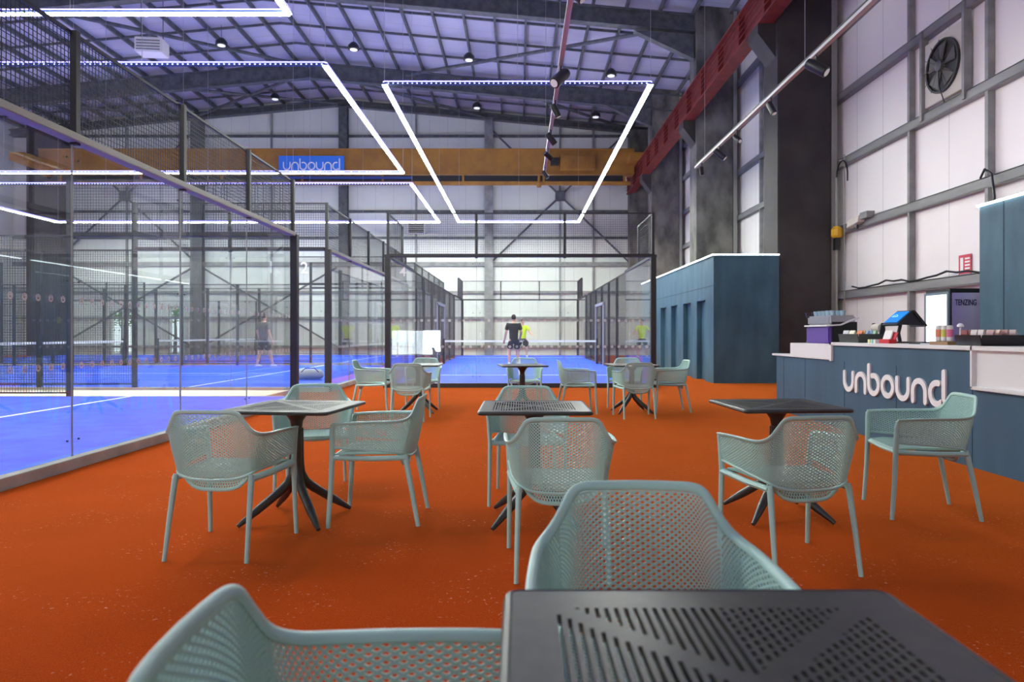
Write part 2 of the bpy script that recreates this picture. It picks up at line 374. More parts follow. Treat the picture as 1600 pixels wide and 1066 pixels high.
# rafters
nr = 0
for (yy, dd, m0) in ((17.4, .6, 'steel'), (25.2, .6, 'steel'), (33.4, .75, 'steel'), (38.75, .3, 'steel')):
    m_ = MB()
    for (xa, xb) in ((XL, RX), (RX, XR)):
        for (o, hh, ww) in ((-.22, .05, .34), (-.22-dd, .05, .34), (-.22-dd/2, dd, .03)):
            m_.beam((xa, yy, roofz(xa)+o-.05), (xb, yy, roofz(xb)+o-.05), ww, hh)
    if dd > .5:  # haunches at the columns
        m_.prism([(6.4, roofz(6.4)-1.0), (4.2, roofz(4.2)-1.05), (6.4, roofz(6.4)-1.9)], lambda p, yy=yy: (p[0], yy-.15, p[1]), lambda p, yy=yy: (p[0], yy+.15, p[1]))
    struct(m_.build('rafter', M['steel']), ['nearest roof rafter, mostly above the frame', 'broad dark roof rafter crossing the top right', 'broad dark roof rafter crossing mid roof above the crane', 'thin rafter lying on top of the far gable wall'][nr]); nr += 1
# purlins
x = RX-1.24*14.5
while x < XR-.2:
    o = MB().beam((x, 9, roofz(x)-.11), (x, 38.95, roofz(x)-.11), .09, .2).build('purlin', M['steel'])
    tag(o, 'dark roof purlin running from the front towards the far gable', group='roof purlins', kind='structure'); x += 1.24
# cross ties between purlins and diagonal braces
for y in (19.5, 21.5, 23.4, 27.3, 29.4, 31.4, 35.3, 37.0):
    m_ = MB()
    for (xa, xb) in ((XL, RX), (RX, XR)): m_.beam((xa, y, roofz(xa)-.14), (xb, y, roofz(xb)-.14), .07, .09)
    tag(m_.build('roof_tie', M['steel']), 'thin dark tie crossing the roof from side to side', group='roof ties', kind='structure')
for (a, b, ya, yb, lb) in ((-5.5, 6.2, 33.2, 25.5, 'diagonal roof brace rising to the right behind the suspended track'), (-10.2, -2.0, 33.8, 38.6, 'diagonal roof brace above the middle of the crane'), (-.5, 6.3, 33.8, 38.6, 'diagonal roof brace falling towards the right columns'),
                           (-18.3, -10.3, 38.6, 33.8, 'diagonal roof brace left of the ridge rising to the right'), (-18.3, -10.3, 33.8, 38.6, 'diagonal roof brace left of the ridge falling to the right'), (-18.5, -10.3, 25.5, 33.2, 'diagonal roof brace over the middle left court'), (-26, -18.5, 33.8, 38.6, 'diagonal roof brace near the far left corner')):
    tag(MB().tube([(a, ya, roofz(a)-.5), (b, yb, roofz(b)-.5)], .08, 8).build('roof_brace', M['steel']), lb, kind='structure')
# back wall girts, posts, X bracing
for i, z in enumerate((.5, 2.13, 3.6, 5.2, 6.7, 8.2, 9.8, 11.3, 12.5)):
    t = .24 if abs(z-5.2) < .1 else .14
    tag(B(XL, XR, YB-.14, YB, z-t/2, z+t/2).build('girt', M['girt' if z < 6 else 'steel']), 'horizontal steel rail on the far wall, number %s rail up from the floor' % ['lowest', 'second', 'third', 'fourth and thickest', 'fifth', 'sixth', 'seventh', 'eighth', 'topmost'][i], kind='structure')
for x in (-26.5, -22.4, -14.15, -5.9, 2.3, 4.2):
    tag(B(x-.05, x+.05, YB-.13, YB-.01, 0, roofz(x)-.5).build('wall_post', M['girt']), 'slender upright post on the far wall between the columns', group='slender wall posts', kind='structure')
def xbrace(xa, xb, za, zb, box=True, lb=''):
    m_ = MB(); m_.tube([(xa, YB-.25, za), (xb, YB-.25, zb)], .055, 6).tube([(xa, YB-.28, zb), (xb, YB-.28, za)], .055, 6)
    if box: cx, cz = (xa+xb)/2, (za+zb)/2; m_.box(cx-.28, cx+.28, YB-.36, YB-.2, cz-.28, cz+.28)
    tag(m_.build('cross_brace', M['steel']), lb, kind='structure')
xbrace(-1.6, 6.2, 5.3, 12.8, True, 'crossed wall braces with a square plate above court 4')
xbrace(-26.4, -18.4, 5.3, 12.8, True, 'crossed wall braces with a square plate on the far left bay')
xbrace(-26.4, -18.4, .4, 5.1, False, 'low crossed wall braces on the far left bay')
xbrace(-18.2, -10.2, .4, 5.1, False, 'low crossed wall braces beside the ridge column')
# vent unit on back wall
v_ = empty('vent_unit', (-5.85, YB-.1, 7.25), 0, 'dark louvred vent with white surround high on the far wall', 'vent')
B(-.5, .5, -.3, -.05, -.35, .35).build('housing', M['white_matte'], v_)
q = MB()
for k in range(6): q.box(-.42, .42, -.36, -.3, -.3+k*.1, -.24+k*.1)
q.build('louvre', M['black'], v_)
# right wall girts and posts
for i, z in enumerate((.55, 2.19, 3.81, 5.47, 7.12, 8.8, 10.4)):
    o = MB(); o.box(XR-.14, XR-.12, 3, YB-.15, z-.09, z+.09).box(XR-.14, XR, 3, YB-.15, z+.075, z+.095).box(XR-.14, XR, 3, YB-.15, z-.1, z-.08)
    tag(o.build('girt', M['girt']), 'horizontal steel rail on the right wall, %s from the floor' % ['lowest', 'second', 'third', 'fourth', 'fifth', 'sixth', 'highest'][i], kind='structure')
for i, y in enumerate((9.3, 11.66, 14.0, 20.4, 22.7, 28.5, 30.9)):
    tag(B(XR-.13, XR-.01, y-.04, y+.04, 0, 13).build('wall_post', M['girt']), ['slender upright on the right wall over the near blue block', 'slender upright on the right wall just beyond the extractor fan', 'slender upright on the right wall nearest the dark column', 'first slender upright beyond the dark column', 'second slender upright beyond the dark column', 'first slender upright beyond the middle column', 'second slender upright beyond the middle column'][i], kind='structure')
# ------------------------------------------------------------------ courts: slabs, lines, turf
def slab(name, x0, x1, y0, y1, label):
    k = MB(); k.box(x0-.1, x1+.1, y0-.1, y0+.02, 0, .1).box(x0-.1, x1+.1, y1-.02, y1+.1, 0, .1).box(x1-.02, x1+.1, y0, y1, 0, .1).box(x0-.1, x0+.02, y0, y1, 0, .1)
    struct(k.build('kerb', M['frame'] if name == 'c4' else M['kerb'], bevel=.005), 'low kerb around '+label)
    struct(B(x0+.02, x1-.02, y0+.02, y1-.02, 0, .1).build('court_turf', M['turf']), 'blue artificial turf of '+label)
COURTS = [(-24.1, -4.1, 2.25, 12.25, 'the nearest left court'), (-24.1, -4.1, 14.4, 24.4, 'the middle left court'), (-24.1, -4.1, 26.5, 36.5, 'the farthest left court')]
for c in COURTS:
    slab('c', *c)
    m_ = MB(); z = (.1, .104)
    m_.box(-7.0, -6.94, c[2]+.03, c[3]-.03, *z).box(-21.1, -21.04, c[2]+.03, c[3]-.03, *z).box(-21.1, -6.9, (c[2]+c[3])/2-.03, (c[2]+c[3])/2+.03, *z)
    struct(m_.build('court_line', M['line']), 'white service lines painted on '+c[4])
slab('c4', -3.0, 3.04, 15.6, 35.6, 'the single court 4 ahead')
m_ = MB(); m_.box(-2.95, 3.0, 18.55, 18.61, .1, .104).box(-2.95, 3.0, 32.5, 32.56, .1, .104).box(-.03, .03, 18.6, 32.5, .1, .104)
struct(m_.build('court_line', M['line']), 'white service lines painted on the single court 4 ahead')
struct(B(-24.1, -4.6, 12.36, 13.6, 0, .098).build('apron', M['apron']), 'cream strip of flooring between the nearest and middle left courts')
# ------------------------------------------------------------------ court enclosures
def markers(pane, u0, u1, f):
    """two rows of small white U decals on a pane; f maps (s, z, depth) to 3D"""
    mb = MB(); n = int((u1-u0)/.15)
    for zc in (.93, 1.53):
        for k in range(n):
            s0 = u0+.075+k*(u1-u0)/n; r = .017; t = .008
            arc = [(s0-r, zc+r*1.1)]+[(s0+r*math.cos(a), zc-.004+r*math.sin(a)) for a in [PI+PI*j/6 for j in range(7)]]+[(s0+r, zc+r*1.1)]
            for i in range(len(arc)-1):
                p, q = arc[i], arc[i+1]; dx, dy = q[0]-p[0], q[1]-p[1]; l = math.hypot(dx, dy); nx, ny = -dy/l*t/2, dx/l*t/2
                mb.add([f(p[0]+nx, p[1]+ny), f(q[0]+nx, q[1]+ny), f(q[0]-nx, q[1]-ny), f(p[0]-nx, p[1]-ny)], [(0,1,2,3)])
            mb.add([f(s0-.005, zc), f(s0+.005, zc), f(s0+.005, zc+.022), f(s0-.005, zc+.022)], [(0,1,2,3)])
            # pale ring round the mark
            R0, R1 = .027, .031
            for j in range(10):
                a, b = 2*PI*j/10, 2*PI*(j+1)/10
                mb.add([f(s0+R0*math.cos(a), zc+R0*math.sin(a)), f(s0+R1*math.cos(a), zc+R1*math.sin(a)), f(s0+R1*math.cos(b), zc+R1*math.sin(b)), f(s0+R0*math.cos(b), zc+R0*math.sin(b))], [(0,1,2,3)])
    return mb.build('marker_decal', M['marker'], pane)
def wall_run(root, p0, p1, z_glass, panels_, first_post=True, last_post=True, toprail=True, outer=(0, 0), decal=True, post_w=.09):
    """panels_: list of (length, kind, top) along p0->p1; kind glass | mesh ; mesh may carry extra above"""
    p0 = Vector((*p0, 0)); p1 = Vector((*p1, 0)); d = (p1-p0).normalized(); nrm = Vector((outer[0], outer[1], 0))
    along_y = abs(d.y) > .5
    s = 0
    def P(s, z, off=0): q = p0+d*s+nrm*off; return (q.x, q.y, z)
    def bx(mb, s0, s1, o0, o1, z0, z1):
        a = p0+d*s0+nrm*o0; b = p0+d*s1+nrm*o1; mb.box(a.x, b.x, a.y, b.y, z0, z1); return mb
    posts = []
    for i, (L, kind, top, up) in enumerate(panels_):
        if kind == 'glass':
            g = bx(MB(), s+.005, s+L-.005, -.006, .006, .1, top-.02).build('glass_panel', M['glass'], root)
            if decal: markers(g, s+.05, s+L-.05, lambda a, z: P(a, z, .009))
            bm_ = MB()
            for (a, z) in ((s+.08, .25), (s+L-.08, .25), (s+.08, top-.18), (s+L-.08, top-.18), (s+.08, 1.7), (s+L-.08, 1.7)):
                bx(bm_, a-.008, a+.008, .006, .016, z-.008, z+.008)
            bm_.build('clamp_bolt', M['black'], g)
            zr = top
        else: zr = .12
        # mesh above the glass or full mesh
        if kind == 'mesh' or up > top:
            z0 = top if kind == 'glass' else .15; z1 = up if up > top else top
            w = MB(); n = max(2, int(L/.05)); r = .0027 if p0.y < 15 else .0019
            for k in range(1, n):
                a = s+L*k/n; bx(w, a-r, a+r, -r, r, z0, z1)
            nz = int((z1-z0)/.05)
            for k in range(1, nz):
                z = z0+(z1-z0)*k/nz; bx(w, s, s+L, -r, r, z-r, z+r)
            ms = w.build('mesh_panel', M['wire'], root)
            bx(bx(MB(), s, s+L, -.015, .015, z1-.03, z1), s, s+L, -.015, .015, z0, z0+.03).build('mesh_frame', M['frame'], ms)
        posts.append((s, max(top, up), kind)); s += L
    posts.append((s, max(panels_[-1][2], panels_[-1][3]), panels_[-1][1]))
    for i, (a, zt, kind) in enumerate(posts):
        if i == 0 and not first_post: continue
        if i == len(posts)-1 and not last_post: continue
        prev = posts[i-1][1] if i else zt
        zt = max(zt, prev) if i < len(posts)-1 else zt
        end = i in (0, len(posts)-1)
        isglass = (i < len(panels_) and panels_[i][1] == 'glass') and (i == 0 or panels_[i-1][1] == 'glass')
        if end:
            bx(MB(), a-.06, a+.06, .0, .12, 0, 3.0).build('corner_post', M['frame'], root)
            if zt > 3.1: bx(MB(), a-.03, a+.03, .0, .06, 3.0, zt).build('upper_post', M['frame'], root)
        elif isglass:
            # glass joint: slim clamp line below, mesh upright above
            bx(MB(), a-.004, a+.004, -.007, .007, .1, 2.98).build('joint_seal', M['rail'], root)
            if zt > 3.1: bx(MB(), a-.03, a+.03, .0, .06, 2.95, zt).build('upper_post', M['frame'], root)
        else:
            bx(MB(), a-.04, a+.04, .0, .08, 0, zt).build('post', M['frame'], root)
    # rail on top of glass
    s = 0; runs = []
    for (L, kind, top, up) in panels_:
        if kind == 'glass':
            if runs and abs(runs[-1][1]-s) < 1e-6 and runs[-1][2] == top: runs[-1][1] = s+L
            else: runs.append([s, s+L, top])
        s += L
    for (a, b, top) in runs:
        bx(MB(), a, b, -.03, .10, top-.03, top+.04).build('top_rail', M['rail' if toprail else 'frame'], root, bevel=.006)
    return root
G2 = lambda top=3.0, up=3.99: (2.0, 'glass', top, up)
MS = lambda up=3.0: (2.0, 'mesh', up, up)
# court 1
c1 = empty('court_enclosure', (0, 0, 0), 0, 'glass and mesh enclosure of the nearest left court, with long grey top rail', 'court enclosure')
wall_run(c1, (-4.1, 2.25), (-4.1, 12.25), 3, [G2()]*5, first_post=False, outer=(1, 0))
wall_run(c1, (-4.1, 12.25), (-16.1, 12.25), 3, [G2(), G2()]+[MS()]*4, first_post=False, last_post=True, outer=(0, 1), toprail=False, decal=False)
c2 = empty('court_enclosure', (0, 0, 0), 0, 'glass and mesh enclosure of the middle left court, marked with a 2', 'court enclosure')
wall_run(c2, (-4.1, 14.4), (-4.1, 24.4), 3, [G2()]*5, outer=(1, 0))
wall_run(c2, (-4.1, 14.4), (-24.1, 14.4), 3, [G2(), G2()]+[MS()]*8, first_post=False, last_post=True, outer=(0, -1), toprail=False, decal=False)
wall_run(c2, (-4.1, 24.4), (-24.1, 24.4), 3, [G2(), G2()]+[MS()]*8, first_post=False, last_post=True, outer=(0, 1), toprail=False, decal=False)
c3 = empty('court_enclosure', (0, 0, 0), 0, 'glass and mesh enclosure of the farthest left court', 'court enclosure')
wall_run(c3, (-4.1, 26.5), (-4.1, 36.5), 3, [G2()]*5, outer=(1, 0), decal=False)
wall_run(c3, (-4.1, 26.5), (-24.1, 26.5), 3, [G2(), G2()]+[MS()]*6+[G2(), G2()], first_post=False, outer=(0, -1), toprail=False, decal=False)
wall_run(c3, (-4.1, 36.5), (-24.1, 36.5), 3, [G2(), G2()]+[MS()]*6+[G2(), G2()], first_post=False, outer=(0, 1), toprail=False, decal=False)
c4 = empty('court_enclosure', (0, 0, 0), 0, 'glass and mesh enclosure of the single court straight ahead, marked with a 4', 'court enclosure')
G3 = (6.04/3, 'glass', 3.0, 3.99)
wall_run(c4, (-3.0, 15.6), (3.04, 15.6), 3, [G3]*3, outer=(0, -1), toprail=False)
wall_run(c4, (-3.0, 35.6), (3.04, 35.6), 3, [G3]*3, outer=(0, 1), toprail=False, decal=False)
for sx, o in ((-3.0, -1), (3.04, 1)):
    wall_run(c4, (sx, 15.6), (sx, 35.6), 3, [G2(), G2(3.0, 3.0)]+[MS()]*6+[G2(3.0, 3.0), G2()], first_post=False, last_post=False, outer=(o, 0), toprail=False, decal=False)
# gates in the mesh sides of court 4
for sx in (-3.0, 3.04):
    m_ = MB(); m_.box(sx-.05, sx+.05, 24.6, 24.7, .1, 2.34).box(sx-.05, sx+.05, 27.0, 27.1, .1, 2.34).box(sx-.05, sx+.05, 24.6, 27.1, 2.28, 2.38)
    m_.build('gate_frame', cm('lilac_grey_frame', (.35, .35, .42), .4), c4)
# court numbers on the glass
text_mesh('2', .34, .004, 'court_number', M['marker'], c2, Matrix.Translation((-4.62, 14.375, 2.50)) @ MX_FRONT)
text_mesh('4', .30, .004, 'court_number', M['marker'], c4, Matrix.Translation((-2.74, 15.575, 2.54)) @ MX_FRONT)
text_mesh('1', .30, .004, 'court_number', M['marker'], c1, Matrix.Translation((-4.55, 12.275, 2.32)) @ MX_FRONT)
# nets
def net(p0, p1, label):
    r = empty('court_net', (p0[0], p0[1], .1), 0, label, 'net')
    dx, dy = p1[0]-p0[0], p1[1]-p0[1]; L = math.hypot(dx, dy); ux, uy = dx/L, dy/L
    w = MB()
    for k in range(1, int(L/.06)):
        a = k*.06; w.beam((ux*a, uy*a, .02), (ux*a, uy*a, .84), .004, .004)
    for k in range(14): w.beam((0, 0, .04+k*.06), (dx, dy, .04+k*.06), .004, .004)
    w.build('netting', M['wire'], r)
    MB().beam((0, 0, .85), (dx, dy, .85), .03, .07).build('net_tape', M['line'], r)
    for a in (0, L): MB().tube([(ux*a, uy*a, 0), (ux*a, uy*a, .95)], .045, 10).build('net_post', M['frame'], r)
net((-2.85, 25.6), (2.9, 25.6), 'net across the single court ahead, behind the black shirted player')
net((-14.1, 14.5), (-14.1, 24.3), 'net with white tape across the middle left court')
net((-14.1, 26.6), (-14.1, 36.4), 'net with white tape across the farthest left court')
# ------------------------------------------------------------------ LED light loops
ZL = 6.97
def led_bar(root, p, q, lit=True, dots=False, m='led'):
    p = Vector(p); q = Vector(q)
    b = MB().beam(p+Vector((0, 0, .03)), q+Vector((0, 0, .03)), .09, .05).build('light_bar', M['led_house'], root)
    if lit: MB().beam(p-Vector((0, 0, .002)), q-Vector((0, 0, .002)), .11, .014).build('diffuser', M[m], b)
    if dots:
        d = MB(); L = (q-p).length; u = (q-p)/L; k = 0.1
        while k < L-.05:
            c = p+u*k; d.box(c.x-.014, c.x+.014, c.y-.052, c.y-.046, c.z+.01, c.z+.032); k += .11
        tag(d.build('led_dots', M['led_dot'], b), kind='stuff')
    MB().beam(p+Vector((0, 0, .07)), q+Vector((0, 0, .07)), .07, .02).build('uplight', M['ledv'], b)
def led_loop(x0, x1, y0, y1, label, near_dots=True, m='led'):
    r = empty('light_loop', ((x0+x1)/2, (y0+y1)/2, ZL), 0, label, 'ceiling light', 'rectangular light loops hung over the courts')
    cx, cy = (x0+x1)/2, (y0+y1)/2; hx, hy = (x1-x0)/2, (y1-y0)/2
    led_bar(r, (-hx, hy, 0), (hx, hy, 0), m=m); led_bar(r, (hx, -hy, 0), (hx, hy, 0), m=m); led_bar(r, (-hx, -hy, 0), (-hx, hy, 0), m=m)
    led_bar(r, (-hx, -hy, 0), (hx, -hy, 0), lit=not near_dots, dots=near_dots, m=m)
    w = MB(); n = max(2, int((2*hx)/3.5))
    for sx in [(-hx+2*hx*k/n) for k in range(n+1)]:
        for sy in (-hy, hy): w.tube([(sx, sy, .05), (sx, sy, roofz(cx+sx)-ZL-.2)], .006, 4)
    w.build('suspension_wire', M['silver'], r)
led_loop(-23.8, -4.15, 5.8, 12.27, 'large white light loop hung over the nearest left court', False, 'led')
led_loop(-23.8, -4.17, 14.64, 24.4, 'large white light loop hung over the middle left court')
led_loop(-23.8, -4.15, 26.3, 35.2, 'large white light loop hung over the farthest left court')
led_loop(-3.12, 3.02, 15.75, 35.1, 'long white light loop hung over the single court ahead')
# high bay lamps
for i, (x, y, lb) in enumerate(((-7.2, 29.6, 'round roof lamp just left of the two light loops'), (-2.2, 29.6, 'round roof lamp left of the suspended track'), (4.0, 29.9, 'round roof lamp right of the suspended track'),
        (-2.25, 35.9, 'round roof lamp above the far crane girder middle'), (-12.9, 36, 'round roof lamp beyond the left diagonal roof brace'), (3.96, 35.6, 'small round roof lamp above the right end of the crane'), (-12.8, 29.3, 'round roof lamp near the white heater'))):
    z = roofz(x)-.9; h = empty('high_bay_lamp', (x, y, z), 0, lb, 'ceiling light', 'round roof lamps')
    MB().lathe((0, 0, 0), [(.12, .28), (.24, .14), (.25, 0), (.19, -.01)], 18).build('housing', M['black'], h, smooth=True)
    MB().lathe((0, 0, -.03), [(.16, 0), (.16, .018)], 18).build('lens', mat('lamp_lens', (.6, .6, .6), .4, emit=(.9, .92, 1), es=1.0), h)
    MB().tube([(0, 0, .28), (0, 0, .86)], .012, 6).build('hook', M['steel'], h)
# heater
hh = empty('unit_heater', (-14.0, 26, 12.15), .1, 'white box heater hung under the roof at upper left', 'heater')
B(-.5, .5, -.35, .35, -.3, .25).build('casing', M['white_matte'], hh, bevel=.03)
q = MB(); [q.box(-.42, .42, -.38, -.35, -.24+k*.11, -.2+k*.11) for k in range(4)]; q.build('louvre', M['girt'], hh)
q = MB(); [q.tube([(sx, 0, .25), (sx, 0, 1.9)], .015, 6) for sx in (-.4, .4)]; q.build('hanger', M['steel'], hh)
# ------------------------------------------------------------------ overhead crane
cr = empty('overhead_crane', (0, 36, 9.0), 0, 'yellow overhead travelling crane spanning the hall', 'crane')
g = MB(); g.box(-25.2, 6.0, -.25, .25, .62, 1.9).box(-25.2, 6.0, -.3, .3, 1.86, 1.93).box(-25.2, 6.0, -.3, .3, .58, .64)
g.build('girder', M['yellow'], cr)
B(-24.8, 5.8, -.42, -.34, -.02, .18).build('lower_rail', M['yellow'], cr)
q = MB(); [q.box(x, x+.1, -.4, -.3, .1, .62) for x in [-24+4.2*k for k in range(8)]]; q.build('hanger', M['yellow'], cr)
B(-24.5, 5.5, -.33, -.27, .2, .5).build('cable_track', M['black'], cr)
B(-12.9, -5.6, -.45, -.42, .30, .42).build('conduit', M['led_house'], cr)
q = MB(); q.box(5.6, 6.4, -1.4, 1.4, 1.02, 1.45); q.build('end_truck', M['yellow'], cr, bevel=.03)
q = MB(); q.box(-25.9, -25.1, -1.4, 1.4, 1.02, 1.45); q.build('end_truck', M['yellow'], cr, bevel=.03)
q = MB(); q.box(2.1, 3.9, -.75, -.3, .75, 1.45)
for k in range(11): q.box(2.5+k*.12, 2.54+k*.12, -.8, -.75, .8, 1.4)
q.build('motor_housing', M['yellow'], cr, bevel=.01)
B(1.6, 2.0, -.7, -.3, 1.0, 1.35).build('control_box', M['black'], cr)
q = MB(); q.tube([(1.0, -.55, .5), (1.0, -.55, .1)], .06, 8).lathe((1.0, -.55, -.15), [(.12, 0), (.12, .2)], 12); q.build('hook_block', M['yellow'], cr)
# sign board fixed on the girder
sg = B(-12.55, -9.15, -.44, -.38, .55, 1.5).build('sign_board', cm('sign_blue', (.035, .20, .70), .5), cr); sg['label'] = 'blue sign board reading unbound'
word('lettering', M['white_matte'], sg, lambda x, y, d: (-12.33+x, -.441-d, .75+y*1.15), k=1.42, depth=.01, t=.04)
q = MB(); [q.box(x, x+.08, -.38, -.3, .6, 1.45) for x in (-12.3, -9.5)]; q.build('sign_bracket', M['yellow'], cr)
# ------------------------------------------------------------------ suspended spotlight tracks
def spot_head(root, loc, aim, k=1.0):
    s = empty('spotlight', loc, 0); s.parent = root
    a = Vector(aim).normalized(); M3 = a.to_track_quat('Z', 'Y').to_matrix()
    MB().tube([(0, 0, .10), (0, 0, 0)], .012, 8).build('stem', M['black'], s)
    MB().lathe((0, 0, -.03), [(.04*k, -.09*k), (.047*k, -.06*k), (.047*k, .10*k), (.04*k, .105*k)], 16, M3).build('can', M['black'], s, smooth=True)
    MB().lathe(tuple(Vector((0, 0, -.03))+a*.106*k), [(.034*k, 0), (.034*k, .003)], 14, M3).build('lens', mat('spot_lens', (.7, .7, .7), .3, emit=(1, .95, .9), es=.15), s)
def spotlamp(loc, aim, e, ang=75, col=(1, .9, .86)):
    l = bpy.data.lights.new('track_spot_light', 'SPOT'); l.energy = e; l.spot_size = math.radians(ang); l.spot_blend = .8; l.color = col; l.shadow_soft_size = .08
    o = bpy.data.objects.new('track_spot_light', l); COL.objects.link(o); o.location = loc; o.rotation_euler = Vector(aim).to_track_quat('-Z', 'Y').to_euler()
def track(x, y0, y1, z, ys, label, top):
    r = empty('spotlight_track', (x, y0, z), 0, label, 'track light')
    MB().box(-.026, .026, 0, y1-y0, -.02, .015).build('track_rail', top, r)
    MB().box(-.014, .014, 0, y1-y0, .015, .05).build('track_back', M['frame'], r)
    w = MB(); [w.tube([(0, yy-y0, .05), (0, yy-y0, 8.2)], .003, 4) for yy in (y0+.5, (y0+y1)/2, y1-.6)]; w.build('suspension_wire', M['silver'], r)
    for k, (y, aim, kk) in enumerate(ys): spot_head(r, (0, y-y0, -.12), aim, kk)
track(3.28, 3.0, 12.7, 4.32, [(5.55, (.5, -.6, -.6), 1), (7.55, (.6, -.5, -.6), 1.3), (8.9, (.3, -.3, -.9), .9), (10.3, (.3, -.6, -.6), .8), (11.2, (.8, -.3, -.8), 1.1), (12.3, (.2, .3, -.8), .8)], 'grey spotlight track hung near the counter side, in front of the dark columns', M['track'])
track(.47, 3.0, 12.9, 4.32, [(5.9, (.6, -.2, -.6), 1), (7.85, (-.5, -.5, -.6), 1.4), (9.0, (.4, .1, -.8), .9), (10.3, (.5, .2, -.6), 1), (11.3, (.6, .5, -.4), .9), (12.6, (.4, .1, -.6), .8)], 'slim black spotlight track hung over the middle tables', M['track'])
for (loc, aim, e) in (((3.28, 6, 4.1), (1.2, 1.5, .1), 60), ((3.28, 7.6, 4.1), (4.8, 3.5, -.3), 190), ((3.28, 10, 4.1), (4.8, 2.0, .2), 190), ((3.28, 9, 4.1), (.9, -.3, -3), 60), ((3.28, 5, 4.1), (4.8, 1.5, 0.5), 160)):
    spotlamp(loc, aim, e)
# ------------------------------------------------------------------ furniture: armchair
def catmull(P, n):
    P = [Vector(p) for p in P]; out = []
    segs = len(P)-1
    for j in range(n+1):
        t = j/n*segs; i = min(int(t), segs-1); f = t-i
        p0 = P[i-1] if i > 0 else P[0]*2-P[1]; p1 = P[i]; p2 = P[i+1]; p3 = P[i+2] if i+2 < len(P) else P[-1]*2-P[-2]
        out.append(.5*((2*p1)+(p2-p0)*f+(2*p0-5*p1+4*p2-p3)*f*f+(3*p1-p0-3*p2+p3)*f**3))
    return out
def lin(P, s):
    for i in range(len(P)-1):
        if s <= P[i+1][0]: 
            a = (s-P[i][0])/(P[i+1][0]-P[i][0]); return Vector(P[i][1]).lerp(Vector(P[i+1][1]), max(0, min(1, a)))
    return Vector(P[-1][1])
def shell_curves():
    # from back centre to front of the right arm: (bottom, top)
    T = [(0, -.290, .802), (.09, -.287, .801), (.148, -.280, .799), (.178, -.272, .785), (.203, -.258, .744), (.230, -.238, .700), (.256, -.200, .676), (.274, -.13, .668), (.282, 0, .665), (.286, .13, .660), (.287, .245, .652)]
    Bm = [(0, -.225, .425), (.09, -.222, .428), (.15, -.212, .436), (.18, -.205, .445), (.20, -.195, .455), (.215, -.18, .463), (.228, -.15, .470), (.242, -.09, .478), (.253, 0, .488), (.262, .12, .497), (.270, .245, .505)]
    return catmull(Bm, 60), catmull(T, 60)
Bc, Tc = shell_curves()
def shell_pt(s, t, side):
    """s in 0..1 centre->arm front, t in 0..1 bottom->top"""
    i = min(int(s*60), 59); f = s*60-i
    b = Bc[i].lerp(Bc[i+1], f); tp = Tc[i].lerp(Tc[i+1], f)
    p = b.lerp(tp, t)
    bulge = math.sin(PI*t)*.012*(1-s)
    p.y -= bulge
    if side < 0: p = Vector((-p.x, p.y, p.z))
    return p
def perf(mb, F, nu, nv, hole=.60, skip=None):
    """staggered lattice of diamond holes, nu x nv half cells"""
    base = {}
    def vid(a, b):
        k = (round(a, 4), round(b, 4))
        if k not in base: base[k] = len(mb.v); mb.v.append(tuple(F(a/nu, b/nv)))
        return base[k]
    for i in range(nu+1):
        for j in range(nv+1):
            if (i+j) % 2: continue
            D = [(i-1, j), (i, j-1), (i+1, j), (i, j+1)]
            if 0 < i < nu and 0 < j < nv:
                o = [vid(*p) for p in D]; n = [vid(i+(p[0]-i)*hole, j+(p[1]-j)*hole) for p in D]
                for k in range(4): mb.f.append((o[k], o[(k+1) % 4], n[(k+1) % 4], n[k]))
            else:
                P = [p for p in D if 0 <= p[0] <= nu and 0 <= p[1] <= nv]
                if len(P) == 2: P.append((i, j))
                mb.f.append(tuple(vid(*p) for p in P))
def solid(o, th):
    md = o.modifiers.new('s', 'SOLIDIFY'); md.thickness = th; md.offset = 0; bake(o)
